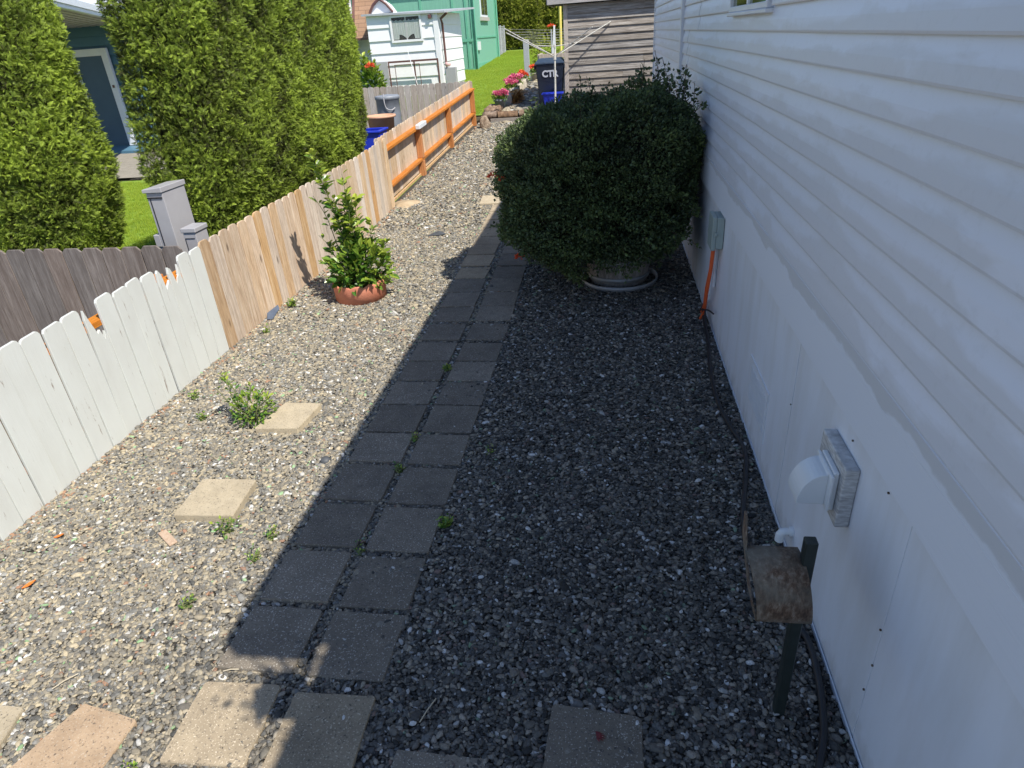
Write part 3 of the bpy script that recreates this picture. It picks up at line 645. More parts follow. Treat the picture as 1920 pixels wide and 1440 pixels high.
paver([(-2.186, 2.359), (-1.866, 2.371), (-1.894, 2.678), (-2.202, 2.67)], .048, .045, M['paver2'], 'clean buff square paver lying on the sunny gravel, nearer of the two loose buff ones', 'loose pavers', seedv=72)
paver([(-2.173, 3.197), (-1.887, 3.203), (-1.856, 3.507), (-2.111, 3.515)], .046, .045, M['paver2'], 'buff square paver lying beside the small leafy weed clump', 'loose pavers', seedv=73)
paver([(-1.996, 1.06), (-1.668, 1.10), (-1.657, 1.292), (-1.90, 1.335), (-1.973, 1.327)][:4], .024, .04, M['paver3'], 'cracked orange buff paver at the bottom left corner', 'loose pavers', seedv=74)
paver([(-2.45, 1.0), (-2.06, 1.0), (-2.12, 1.30), (-2.42, 1.30)], .026, .04, M['paver2'], 'buff paver cut off by the left edge of the picture', 'loose pavers', seedv=75)
paver([(-.205, 1.13), (.118, 1.12), (.118, 1.456), (-.187, 1.482)], .022, .04, M['paver'], 'grey paver in shade at the bottom with a dark red leaf on it', 'loose pavers', seedv=76)
paver([(-.70, .95), (-.39, .94), (-.385, 1.268), (-.69, 1.272)], .02, .04, M['paver'], 'grey paver in shade barely showing at the bottom edge', 'loose pavers', seedv=77)

# ------------------------------------------------------------------ foliage templates
def spray():
    """flat cedar spray: stem with short pointed side leaflets"""
    tv = []; tf = []; tp = []
    def leaf(bx, by, dx, dy, L_, w_, t0, t1):
        b = len(tv); px, py = -dy, dx
        tv.extend([(bx, by, 0), (bx+dx*L_*.45+px*w_, by+dy*L_*.45+py*w_, .03), (bx+dx*L_, by+dy*L_, -.04), (bx+dx*L_*.45-px*w_, by+dy*L_*.45-py*w_, .03)]); tf.append((b, b+1, b+2, b+3)); tp.extend([t0, (t0+t1)/2, t1, (t0+t1)/2])
    leaf(0, 0, 0, 1, 1.0, .05, 0, .9)
    for i, yy in enumerate((.08, .22, .36, .5, .64, .78)):
        for sgn in (-1, 1):
            a = .85-.1*i; leaf(0, yy, sgn*math.sin(a), math.cos(a), .46-.055*i, .030, yy*.35, .25+yy*.5)
    return tv, tf, np.array(tp)
SPRAY = spray()
def oval(fold=.12):
    tv = [(0, 0, 0), (.24, .35, fold), (.2, .7, fold), (0, 1, 0), (-.2, .7, fold), (-.24, .35, fold), (0, .35, 0), (0, .7, 0)]
    tf = [(0, 1, 6), (6, 1, 2, 7), (7, 2, 3), (0, 6, 5), (6, 7, 4, 5), (7, 3, 4)]; return tv, tf, np.array([0, .1, .2, .5, .2, .1, 0, .1])
OVAL = oval()
SMALL = ([(0, 0, 0), (.3, .5, .1), (0, 1, 0), (-.3, .5, .1)], [(0, 1, 2), (0, 2, 3)], np.array([0, .2, .6, .2]))

def boxsurf(n, half, p, faces):
    """points on a rounded box; faces: weights for +x -x +y -y +z"""
    ar = np.array([half[1]*half[2], half[1]*half[2], half[0]*half[2], half[0]*half[2], half[0]*half[1]])*np.array(faces)
    f = rng.choice(5, n, p=ar/ar.sum()); q = rng.uniform(-1, 1, (n, 3))
    for i, (ax, sg) in enumerate(((0, 1), (0, -1), (1, 1), (1, -1), (2, 1))): q[f == i, ax] = sg
    nn = (np.abs(q)**p).sum(1)**(1/p); q = q/nn[:, None]
    nr = np.sign(q)*np.abs(q)**(p-1)/np.array(half); nr /= np.linalg.norm(nr, axis=1)[:, None]
    return q*np.array(half), nr
def hedge(name, c, half, n, size, label, faces=(1, .3, .3, 1, .6), p=6, taper=(0, 0), amp=.1, mat='hedge', group=None, trunkpos=None):
    root = thing(name, (c[0], c[1], c[2]-half[2]), label, 'hedge', group)
    P, Nn = boxsurf(n, half, p, faces)
    tz = (P[:, 2]/half[2]+1)/2
    uc = np.clip(1.15-(P[:, 2]+half[2]), 0, 2)*(half[2] > 1.45); P[:, 0] -= np.sign(P[:, 0])*.30*uc*(np.abs(P[:, 0]) > half[0]*.4)
    P[:, 0] *= 1-taper[0]*tz; P[:, 1] *= 1-taper[1]*tz
    W_ = P+np.array(c)
    big = smooth_noise(W_, 1.6, 0); med = smooth_noise(W_, 5, 1)
    dep = rng.random(n)**2
    fine = smooth_noise(W_, 11, 2); W_ = W_ + Nn*(amp*(.5*big+.45*med+.4*fine)-dep*.16)[:, None]
    D = Nn*.7 + np.array([0, 0, .45]) + rdir(n)*.95 + .35*np.stack([smooth_noise(W_, 4, 0), smooth_noise(W_, 4, 1), smooth_noise(W_, 4, 2)], 1)
    Z = rdir(n)+Nn*.6
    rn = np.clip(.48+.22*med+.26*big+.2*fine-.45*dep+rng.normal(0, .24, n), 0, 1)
    tipf = np.clip(rng.normal(.42, .36, n)+.3*med+.3*fine+.2*big-dep*.5, 0, 1)
    tv, tf, tp = SPRAY
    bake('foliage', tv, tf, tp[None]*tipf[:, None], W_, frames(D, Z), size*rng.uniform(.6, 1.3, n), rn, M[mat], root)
    # dark mass of inner twigs
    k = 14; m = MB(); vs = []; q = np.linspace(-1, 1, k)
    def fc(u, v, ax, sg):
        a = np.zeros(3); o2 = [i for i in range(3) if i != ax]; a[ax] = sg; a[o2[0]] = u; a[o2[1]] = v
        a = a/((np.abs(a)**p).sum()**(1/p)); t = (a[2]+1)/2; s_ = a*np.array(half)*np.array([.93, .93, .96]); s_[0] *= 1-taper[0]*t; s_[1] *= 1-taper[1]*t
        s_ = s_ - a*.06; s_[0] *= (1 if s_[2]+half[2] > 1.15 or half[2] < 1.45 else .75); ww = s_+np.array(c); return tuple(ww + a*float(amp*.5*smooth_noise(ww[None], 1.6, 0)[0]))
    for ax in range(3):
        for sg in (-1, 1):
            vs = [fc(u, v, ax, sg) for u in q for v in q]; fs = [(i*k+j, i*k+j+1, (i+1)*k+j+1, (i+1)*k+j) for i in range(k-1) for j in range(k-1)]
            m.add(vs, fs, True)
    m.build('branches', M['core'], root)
    for i in range(max(1, int(half[0]*2/.8))):
        m = MB(); x_ = c[0]-half[0]+.4+i*.8; m.tube([(x_, c[1], c[2]-half[2]-.25), (x_+.02, c[1], c[2]-half[2]+.4)], [.05, .035], 8); m.build('trunk', M['bark'], root)
    return root
hedge('hedge', (-5.94, 5.30, 1.48), (1.56, .52, 1.48), 105000, .052, 'tall clipped cedar hedge at the far left behind the dark fence', (1, .05, .05, 1, .4), 5, (.04, .1), .075)
hedge('hedge', (-3.84, 7.75, 1.62), (.46, 2.22, 1.62), 155000, .052, 'long tall clipped cedar hedge behind the tan fence', (1, .15, .2, 1, .3), 7, (.04, .10), .065)
hedge('hedge', (-5.6, 38.6, g(38.5)+1.15), (2.1, .7, 1.2), 12000, .20, 'yellow green clipped hedge at the far end of the lawn, left part', (.5, .1, .1, 1, .6), 7, (0, 0), .08, 'hedgef')
hedge('hedge', (-1.9, 39.2, g(38.5)+1.3), (1.6, .8, 1.5), 9000, .22, 'darker shaggy hedge at the far end behind the clothes dryer, right part', (.5, .5, .1, 1, .6), 5, (0, 0), .22, 'hedgef')

# big bush in half barrel -------------------------------------------------
bb = thing('half_barrel', (.09, 5.96, 0), 'weathered oak half barrel planter with metal hoops under the big dark bush', 'planter')
n = 22
for i in range(n):
    a0, a1 = 2*math.pi*i/n, 2*math.pi*(i+.96)/n; m = MB(); vs = []
    for r_, z in ((.255, 0), (.285, .14), (.30, .28), (.305, .42)):
        for rr_ in (r_, r_-.025):
            for a in (a0, a1): vs.append((.09+rr_*math.cos(a), 5.96+rr_*math.sin(a), z))
    fs = []
    for k in range(3):
        b = k*4; fs += [(b, b+1, b+5, b+4), (b+3, b+2, b+6, b+7), (b+2, b, b+4, b+6), (b+1, b+3, b+7, b+5)]
    fs += [(12, 13, 15, 14), (0, 2, 3, 1)]; m.add(vs, fs); m.build('stave', M['stave'], bb)
m = MB(); m.lathe([(.275, .06), (.284, .06), (.290, .10), (.281, .10), (.275, .06)], (.09, 5.96, 0), 40); m.build('hoop', M['hoop'], bb)
m = MB(); m.lathe([(.297, .22), (.303, .22), (.306, .26), (.299, .26), (.297, .22)], (.09, 5.96, 0), 40); m.build('hoop', M['hoop'], bb)
m = MB(); m.lathe([(.0, .39), (.2, .40), (.285, .385)], (.09, 5.96, 0), 32); m.build('soil', M['soil'], bb)
m = MB(); m.lathe([(.335, .005), (.345, .005), (.352, .05), (.342, .05), (.335, .005)], (.10, 5.93, .005), 48); tag(m.build('loose_hoop', M['hoop']), 'loose metal hoop lying round the foot of the half barrel', 'hoop')
bush = thing('bush', (.05, 5.96, .4), 'huge rounded dark leafy bush growing out of the half barrel against the white wall', 'bush')
def bushfol(n):
    c = np.array([-.11, 6.02, .87]); half = np.array([.85, .80, .71])
    d = rdir(n); p = 2.9; d = d/((np.abs(d)**p).sum(1)**(1/p))[:, None]
    P = d*half; Wp = P+c; Nn = d/np.linalg.norm(d, axis=1)[:, None]
    big = smooth_noise(Wp, 3.5, 0); med = smooth_noise(Wp, 10, 1); dep = rng.random(n)**1.5
    Wp = Wp+Nn*(.085*big+.08*med-dep*.22)[:, None]
    Wp[:, 0] = np.minimum(Wp[:, 0], .765-rng.random(n)*.05)
    Wp[:, 2] += np.clip(Wp[:, 2]-.8, 0, 2)*(.20*np.clip(Wp[:, 0]-c[0], 0, 2)-.02)
    # narrower foot
    k = np.clip((.55-Wp[:, 2])/.55, 0, 1); Wp[:, 0] = c[0]+.12*k+(Wp[:, 0]-c[0])*(1-.32*k)
    Wp[:, 2] = np.maximum(Wp[:, 2], .10+rng.random(n)*.1)
    rb_ = np.hypot(Wp[:, 0]-.09, Wp[:, 1]-5.9); Wp[:, 2] = np.where((rb_ < .50) & (Wp[:, 1] < 6.1), np.maximum(Wp[:, 2], .34+rng.random(n)*.12), Wp[:, 2])
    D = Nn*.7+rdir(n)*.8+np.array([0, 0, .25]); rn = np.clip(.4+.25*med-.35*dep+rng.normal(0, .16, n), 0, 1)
    tip = np.clip(rng.normal(.15, .2, n)+.2*med, 0, 1)
    return Wp, D, rn, tip
P, D, rn, tip = bushfol(150000)
# shoots standing out of the top
sh = [(.02, 6.2, 1.3, 1.60), (.18, 6.2, 1.4, 1.66), (.30, 6.15, 1.4, 1.74), (.50, 5.95, 1.4, 1.66), (.55, 6.2, 1.4, 1.78), (.70, 6.0, 1.2, 1.58), (.69, 5.7, 1.1, 1.36), (.62, 5.8, 1.2, 1.55), (.38, 5.8, 1.3, 1.6), (-.32, 5.9, 1.30, 1.63), (-.22, 6.0, 1.4, 1.70), (-.10, 6.1, 1.4, 1.68), (0.0, 5.9, 1.4, 1.62), (.12, 6.05, 1.4, 1.72), (.25, 6.0, 1.4, 1.78), (.33, 5.95, 1.4, 1.7), (.45, 6.05, 1.35, 1.84), (.52, 6.1, 1.35, 1.72), (.58, 5.9, 1.3, 1.72), (.66, 5.85, 1.2, 1.50), (.70, 5.8, 1.1, 1.42), (.66, 5.75, 1.0, 1.30), (-.5, 6.1, 1.2, 1.48), (.60, 6.3, 1.4, 1.62), (.40, 6.4, 1.4, 1.7), (-.75, 5.6, .6, 1.25), (-.8, 5.9, .8, 1.3)]
st = MB(); eP, eD, er, et = [], [], [], []
for (x, y_, z0, z1) in sh:
    lx_, ly_ = random.uniform(-.06, .06), random.uniform(-.05, .05); pts = []
    for k in range(9):
        t_ = k/8; pts.append((min(x+lx_*t_*t_*2, .76), y_+ly_*t_, z0-.25+(z1+.07-z0+.25)*t_))
    st.tube(pts, [.006-.0005*k for k in range(9)], 5)
    for q in range(90):
        t_ = rng.uniform(.35, 1.0); a = np.array(pts[int(t_*8)]) if t_ < 1 else np.array(pts[-1]); a = a+rng.normal(0, .012, 3); dd = rdir(1)[0]*.9+np.array([0, 0, .2])
        eP.append(a+dd*.02); eD.append(dd); er.append(rng.uniform(.1, .6)); et.append(rng.uniform(0, .3))
for q in range(110):
    i_ = int(rng.integers(0, len(P)-1)) ; o_ = P[i_]; dd = o_-np.array([-.11, 6.02, .85]); dd = dd/np.linalg.norm(dd); dd = dd+np.array([0, 0, .35])+rdir(1)[0]*.3; dd /= np.linalg.norm(dd); L_ = rng.uniform(.08, .22)
    st.tube([tuple(o_), tuple(o_+dd*L_*.6), tuple(o_+dd*L_+np.array([0, 0, -.01]))], [.003, .0025, .0015], 4)
    for k in range(16):
        a = o_+dd*L_*rng.uniform(.2, 1)+rng.normal(0, .01, 3)
        if a[0] > .76: continue
        e_ = dd*.5+rdir(1)[0]; eP.append(a); eD.append(e_); er.append(rng.uniform(.2, .8)); et.append(rng.uniform(.1, .5))
eS = np.ones(len(P)+len(eP)); eS[len(P):] = 1.35
P = np.concatenate([P, np.array(eP)]); D = np.concatenate([D, np.array(eD)]); rn = np.concatenate([rn, er]); tip = np.concatenate([tip, et])
tv, tf, tp = SMALL
bake('foliage', tv, tf, tp[None]*tip[:, None], P, frames(D, rdir(len(P))), .0265*eS*rng.uniform(.6, 1.4, len(P)), rn, M['bushl'], bush)
for (x, y_) in ((.0, 5.9), (.15, 6.05), (.2, 5.9), (-.05, 6.1)): st.tube([(x+.05, y_, .38), (x, y_, .7), (x-.1, y_+.05, 1.1)], [.02, .016, .01], 6)
st.build('stems', M['bark'], bush)
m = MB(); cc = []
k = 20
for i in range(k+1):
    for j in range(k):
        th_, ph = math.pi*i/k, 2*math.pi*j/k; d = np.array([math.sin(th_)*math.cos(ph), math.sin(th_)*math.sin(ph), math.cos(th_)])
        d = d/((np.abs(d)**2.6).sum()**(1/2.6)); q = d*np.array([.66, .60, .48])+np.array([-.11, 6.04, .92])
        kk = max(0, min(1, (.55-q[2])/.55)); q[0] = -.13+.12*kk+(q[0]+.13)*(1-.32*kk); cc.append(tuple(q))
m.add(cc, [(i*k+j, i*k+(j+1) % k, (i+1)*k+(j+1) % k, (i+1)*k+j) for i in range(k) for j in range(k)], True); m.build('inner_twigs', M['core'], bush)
def blossom(c, r, n, mat, parent, name='blossom', size=.03):
    d = rdir(n); d[:, 2] = np.abs(d[:, 2])*.8; Pp = np.array(c)+d*np.array(r)*rng.uniform(.6, 1, n)[:, None]
    tv, tf, tp = SMALL; return bake(name, tv, tf, tp, Pp, frames(d+rdir(n)*.5, rdir(n)), size*rng.uniform(.7, 1.3, n), rng.random(n), M[mat], parent)
blossom((-.99, 5.75, 1.02), (.035, .035, .035), 46, 'petalr', bush); blossom((-.90, 5.7, 1.0), (.025, .025, .025), 30, 'petalr', bush)
blossom((-.80, 5.75, .30), (.03, .03, .035), 46, 'petalr', bush)

# potted shrub ------------------------------------------------------------
pot = thing('terracotta_ring', (-2.31, 5.60, 0), 'scalloped terracotta planter ring holding a leafy shrub on the sunny gravel', 'planter')
m = MB(); sc = lambda a, r, z: (1, .02*abs(math.sin(a*6)) if z > .12 else 0)
m.lathe([(.215, -.01), (.235, -.01), (.243, .15), (.24, .16), (.225, .16), (.222, .15), (.215, -.01)], (-2.31, 5.60, 0), 72, sc); m.build('ring', M['terra'], pot)
m = MB(); m.lathe([(0, .10), (.1, .10), (.222, .09)], (-2.31, 5.60, 0), 24); m.build('soil', M['soil'], pot)
def shrub(name, base, stems, label, cat, size, mat, group=None, blob=None, nblob=0, tmpl=OVAL):
    root = thing(name, base, label, cat, group); sm_ = MB(); Pp, Dd, rr_, tt = [], [], [], []
    for (dx, dy, h_, nl) in stems:
        pts = [Vector((base[0]+dx*.15+dx*.85*(t_**1.3), base[1]+dy*.15+dy*.85*(t_**1.3), base[2]+h_*t_)) + Vector((.012*math.sin(t_*9+dx*40), .012*math.cos(t_*8), 0)) for t_ in np.linspace(0, 1, 9)]
        sm_.tube(pts, list(np.linspace(.007, .002, 9)), 5)
        for q in range(nl):
            t_ = rng.uniform(.12, 1); f = t_*8; i = min(int(f), 7); p = pts[i].lerp(pts[i+1], f-i); a = rng.uniform(0, 6.28)
            d = np.array([math.cos(a), math.sin(a), rng.uniform(.1, .9)]); Pp.append(np.array(p)+d*.008); Dd.append(d); rr_.append(np.clip(rng.normal(.45, .2), 0, 1)); tt.append(np.clip((t_-.7)*2.4+rng.normal(.1, .2), 0, 1))
    if blob:
        c, rad = blob
        for q in range(nblob):
            d = rdir(1)[0]; r_ = rng.uniform(.3, 1)**.5; p = np.array(c)+d*np.array(rad)*r_
            if p[2] < base[2]+.02: p[2] = base[2]+.02+rng.random()*.05
            Pp.append(p); Dd.append(d*.8+rdir(1)[0]*.6+np.array([0, 0, .25])); rr_.append(np.clip(rng.normal(.4, .22), 0, 1)); tt.append(np.clip(rng.normal(.05+.35*max(0, d[2])+.2*max(0, d[0]), .18), 0, 1))
    tv, tf, tp = tmpl; Pp = np.array(Pp); nn = len(Pp); tt = np.array(tt)
    Z = np.array([0, -.2, 1.])+rdir(nn)*.5
    bake('foliage', tv, tf, (.35*tp[None]+.65)*tt[:, None], Pp, frames(np.array(Dd), Z), size*rng.uniform(.6, 1.25, nn), np.array(rr_), M[mat], root)
    sm_.build('stems', M['stemg'], root); return root
shrub('shrub', (-2.30, 5.60, .10), [(-.22, -.02, 1.24, 95), (-.20, .03, 1.05, 80), (-.02, .05, 1.02, 60), (.0, .0, .85, 85), (.08, .05, .8, 70), (-.1, 0, .82, 85), (.05, -.05, .62, 60), (-.08, -.06, .66, 60), (.3, .02, .42, 40), (.34, -.05, .32, 34), (-.32, .0, .50, 30), (-.36, -.04, .28, 26), (.2, .05, .6, 40), (-.3, .02, .85, 18)],
      'glossy green leafy shrub with tall yellow tipped shoots in the terracotta ring', 'shrub', .080, 'shrubl', None, ((-2.27, 5.60, .29), (.30, .25, .26)), 560)
shrub('weed', (-2.27, 3.33, 0), [(-.16, .05, .30, 24), (-.10, 0, .36, 20), (.12, .05, .24, 24), (.16, 0, .20, 20), (-.2, .02, .24, 12), (.02, .06, .28, 18)],
      'clump of yellow green leafy weed growing beside the buff paver', 'weed', .032, 'shrubl', None, ((-2.24, 3.34, .09), (.14, .12, .11)), 260)
wl = [((-1.857, 2.30), .13, 'upright spiky green weed at the corner of the near buff paver', 26, .022), ((-1.612, 2.263), .06, 'small yellow green weed in gravel near the walkway edge', 22, .016), ((-1.625, 2.115), .055, 'tiny yellow weed in gravel left of the third walkway paver', 16, .016),
      ((-.775, 2.40), .05, 'mossy green weed tuft against the right edge of the walkway', 60, .018), ((-1.79, 1.82), .06, 'reddish green weed in the sunny gravel at lower left', 16, .016), ((-2.83, 3.62), .06, 'flat green weed near the white fence foot', 22, .02),
      ((-2.62, 3.35), .04, 'low sparse weed between white fence and weed clump', 20, .02), ((-1.13, 2.83), .05, 'green sprout in the channel between walkway columns, nearest one', 22, .018), ((-1.13, 3.15), .04, 'green sprout in the channel between walkway columns, middle one', 14, .018),
      ((-1.13, 4.05), .06, 'green grassy sprout in the channel between walkway columns, farthest one', 30, .02), ((-1.14, 2.19), .03, 'moss speck on the channel side edge of a left walkway paver', 14, .012), ((-.66, 3.02), .03, 'tiny green weed in dark gravel right of the walkway', 12, .014),
      ((-1.28, 12.0), .12, 'thin pale grass tuft in gravel before the log edging', 40, .04), ((-2.86, 4.75), .05, 'green weed at the foot of the tan fence', 20, .02), ((-2.9, 5.35), .08, 'pale green weed between tan fence and terracotta ring', 30, .03), ((-1.56, 1.12), .02, 'tiny bright weed between the bottom left pavers', 10, .014)]
for (x, y_), h_, lab, nl, sz in wl:
    stems = [(rng.uniform(-.4, .4)*h_, rng.uniform(-.4, .4)*h_, h_*rng.uniform(.5, 1), max(3, nl//3)) for _ in range(4)]
    shrub('weed', (x, y_, g(y_)), stems, lab, 'weed', sz, 'shrubl', 'small weeds in the gravel', ((x, y_, g(y_)+h_*.3), (h_*.6, h_*.6, h_*.4)), nl, SMALL)

# small things on gravel --------------------------------------------------
def put(m, name, mat, label, cat, bevel=0, group=None): return tag(m.build(name, mat, None, bevel), label, cat, group)
a = math.atan2(2.179-2.27, -2.073+2.2)
put(MB().box((-2.21, 2.205, .014), (-2.07, 2.245, .024), Matrix.Rotation(a, 3, 'Z')), 'wood_scrap', M['chip'], 'short pale wood offcut lying on the gravel below the near buff paver', 'wood scrap', .002)
def leafobj(x, y_, z, L_, w_, ang, mat, label):
    m = MB(); c, s_ = math.cos(ang), math.sin(ang); pts = []
    for i in range(6):
        t_ = i/5; hw = w_*math.sin(math.pi*min(.98, t_*.96+.02)); 
        for sg in (-1, 0, 1): u, v = (t_-.5)*L_, sg*hw; pts.append((x+u*c-v*s_, y_+u*s_+v*c, z+.006*abs(sg)+.01*t_*t_))
    fs = [(i*3+j, (i+1)*3+j, (i+1)*3+j+1, i*3+j+1) for i in range(5) for j in range(2)]; m.add(pts, fs, True); return put(m, 'leaf', mat, label, 'leaf')
leafobj(-2.609, 1.879, .016, .06, .013, .9, M['leafo'], 'bright orange fallen leaf on gravel at lower left')
leafobj(-2.72, 2.2, .016, .05, .012, .4, M['leafo'], 'small orange fallen leaf near the foot of the white fence')
m = MB()
for i in range(7):
    a = -1.2+i*.45; m.add([(-.033, 1.367, .03), (-.033+.014*math.cos(a-.3), 1.367+.014*math.sin(a-.3), .036), (-.033+.034*math.cos(a), 1.367+.02*math.sin(a), .028), (-.033+.014*math.cos(a+.3), 1.367+.014*math.sin(a+.3), .036)], [(0, 1, 2, 3)])
put(m, 'leaf', M['leafr'], 'dark red curled leaf lying on the shaded bottom paver', 'leaf')
put(MB().lathe([(.0, .03), (.02, .028), (.035, .012), (.03, .0)], (-1.60, 2.92, .0), 7), 'stone', M['slate'], 'dark angular stone standing out on the sunny gravel', 'stone')
put(MB().prism([(-2.98, 5.02, .02), (-2.94, 5.04, .015), (-2.97, 5.25, .03), (-3.005, 5.30, .05), (-3.01, 5.1, .05)], (.004, 0, .004)), 'plastic_sheet', M['tarp'], 'slate blue sheet scrap poking out at the foot of the tan fence', 'sheet')
put(MB().prism([(-2.17, 7.62, .02), (-2.02, 7.60, .03), (-1.95, 7.66, .03), (-2.05, 7.72, .05), (-2.15, 7.70, .02)], (0, 0, .006)), 'slate_scrap', M['slate'], 'dark slate scrap on the gravel right of the potted shrub', 'scrap')
put(MB().lathe([(0, .05), (.14, .04), (.22, .0)], (-2.88, 9.25, .04), 14, lambda a, r, z: (1+.2*math.sin(3*a), 0)), 'dirt_mound', M['pine'], 'sandy dirt mound at the end of the tan fence', 'dirt')
for i, (x, y_, L_, a, lab) in enumerate([(-.62, 1.42, .10, 1.2, 'thin dry straw in shade near the bottom paver'), (-2.05, 1.42, .09, .9, 'thin dry straw beside the bottom left pavers'), (-1.42, 1.52, .06, .2, 'short dry straw on the gap in front of the near walkway paver'), (-1.98, 3.75, .16, .05, 'thin dark twig on the sunny gravel beyond the weed clump')]):
    dx, dy = math.cos(a)*L_/2, math.sin(a)*L_/2; put(MB().tube([(x-dx, y_-dy, .018), (x, y_, .024), (x+dx, y_+dy, .02)], .0025, 5), 'straw', M['straw'] if i < 3 else M['bark'], lab, 'straw')

# ------------------------------------------------------------------ meter pedestals
mp_ = thing('meter_pedestal', (-3.7, 5.2, 0), 'tall grey utility meter pedestal behind the dark fence', 'utility box')
m = MB(); m.box((-3.745, 5.0, 0), (-3.60, 5.32, 1.145)); m.build('cabinet', M['meter'], mp_, .004)
m = MB(); m.add([(-3.765, 4.985, 1.147), (-3.592, 4.985, 1.147), (-3.592, 5.335, 1.147), (-3.765, 5.335, 1.147), (-3.765, 4.985, 1.175), (-3.592, 4.985, 1.19), (-3.592, 5.335, 1.19), (-3.765, 5.335, 1.175)], [(0, 3, 2, 1), (4, 5, 6, 7), (0, 1, 5, 4), (1, 2, 6, 5), (2, 3, 7, 6), (3, 0, 4, 7)]); m.build('lid', M['meter'], mp_, .004)
m = MB(); m.lathe([(.0, .045), (.055, .04), (.075, .02), (.078, 0)], (0, 0, 0), 24); m.v = [(-3.746-z, 5.14+x, 1.06+y) for x, y, z in m.v]; m.build('meter_dial', M['white'], mp_)
m = MB(); m.box((-3.80, 5.0, .70), (-3.7455, 5.2, .80)); m.box((-3.785, 5.01, .0), (-3.7455, 5.19, .698)); m.build('side_box', M['meter'], mp_, .003)
m = MB(); m.box((-3.72, 4.994, .1), (-3.715, 4.9995, 1.10)); m.box((-3.742, 4.993, 1.10), (-3.61, 4.9995, 1.112)); m.build('door_seam', M['dgrey'], mp_)
mp2 = thing('telephone_pedestal', (-3.42, 4.95, 0), 'short grey utility pedestal beside the tall one, above the fence corner', 'utility box')
m = MB(); m.box((-3.425, 4.86, 0), (-3.315, 5.03, .845)); m.build('cabinet', M['meter'], mp2, .004)
m = MB(); m.box((-3.435, 4.85, .847), (-3.305, 5.04, .885)); m.build('lid', M['meter'], mp2, .006, 2)
m = MB(); m.box((-3.415, 4.855, .4), (-3.412, 4.8595, .80)); m.box((-3.415, 4.855, .801), (-3.33, 4.8595, .804)); m.build('door_seam', M['dgrey'], mp2)

# ------------------------------------------------------------------ blue house at far left
bh = thing('blue_house', (-12, 15.6, .3), 'dark blue house with a corrugated awning glimpsed between the tall hedges', 'house')
m = MB(); z = .3
while z < 3.3: m.add([(-16, 15.49, z), (-10.6, 15.49, z), (-10.6, 15.55, z+.2), (-16, 15.55, z+.2), (-16, 15.56, z), (-10.6, 15.56, z)], [(0, 1, 2, 3), (0, 4, 5, 1)]); z += .2
m.box((-16, 15.57, .2), (-10.6, 20, 3.3)); m.build('wall', M['blueh'], bh)
dr = MB(); dr.box((-12.25, 15.45, .36), (-11.55, 15.486, 2.30)); dro = dr.build('door', M['door'], bh)
m = MB(); m.box((-11.55, 15.41, .34), (-11.39, 15.487, 2.45)); m.box((-12.39, 15.41, 2.30), (-11.55, 15.487, 2.45)); m.box((-12.39, 15.41, .34), (-12.25, 15.487, 2.30)); m.build('door_frame', M['jamb'], dro, .005)
m = MB(); m.box((-11.50, 15.395, 1.62), (-11.45, 15.409, 1.68)); m.build('latch', M['brown'], dro)
m = MB(); m.box((-13.5, 14.5, .26), (-10.8, 15.45, .33)); m.build('step', M['blueh'], bh)
aw = MB(); A_, B_ = Vector((-10.05, 14.25, 2.93)), Vector((-7.9, 9.6, 2.95)); bk = Vector((-10.65, 15.49, 2.92))
for i in range(22):
    o_ = Vector((-.17*i, 0, 0)); p0, p1 = bk+o_, B_+o_; aw.prism([p0, p1, p1+Vector((-.11, 0, 0)), p0+Vector((-.11, 0, 0))], (0, 0, .03))
aw.prism([bk+Vector((0, 0, .04)), B_+Vector((0, 0, .04)), B_+Vector((-3.8, 0, .04)), bk+Vector((-3.8, 0, .04))], (0, 0, .008)); aw.build('awning', M['awn'], bh)
m = MB(); m.prism([bk+Vector((.012, 0, -.04)), B_+Vector((.012, 0, -.04)), B_+Vector((.012, 0, .10)), bk+Vector((.012, 0, .10))], (-.08, -.0, 0)); m.prism([bk+Vector((.10, 0, .02)), B_+Vector((.10, 0, .02)), B_+Vector((.10, 0, .12)), bk+Vector((.10, 0, .12))], (-.02, 0, 0)); m.build('gutter', M['trim'], bh)
m = MB(); m.prism([(-16, 15.4, 3.3), (-10.0, 15.4, 3.3), (-10.0, 18, 4.3), (-16, 18, 4.3)], (0, 0, .08)); m.build('roof', M['trim'], bh)

# ------------------------------------------------------------------ cottage
ct = thing('cottage', (-6, 22, g(21)), 'small white board cottage with curtained window and brown downspout', 'cottage')
cx0, cx1, cyf, cyb, cb, ctp = -7.0, -4.92, 21.0, 24.4, .55, 2.86
m = MB(); z = cb
while z < ctp-.1:
    h_ = .33
    m.add([(cx0, cyf-.032, z), (cx1, cyf-.032, z), (cx1, cyf, z+h_), (cx0, cyf, z+h_), (cx0, cyf+.02, z), (cx1, cyf+.02, z)], [(0, 1, 2, 3), (0, 4, 5, 1)])
    m.add([(cx1+.02, cyf, z), (cx1+.02, cyb, z), (cx1, cyb, z+h_), (cx1, cyf, z+h_), (cx1-.02, cyf, z), (cx1-.02, cyb, z)], [(0, 1, 2, 3), (0, 4, 5, 1)]); z += h_
m.box((cx0, cyf+.021, cb), (cx1-.021, cyb, ctp-.02)); m.build('wall', M['cott'], ct)
m = MB(); m.box((cx1-.10, cyf-.04, cb), (cx1+.04, cyf-.021, ctp)); m.box((cx1+.021, cyf-.02, cb), (cx1+.04, cyf+.10, ctp)); m.build('corner_board', M['cott'], ct)
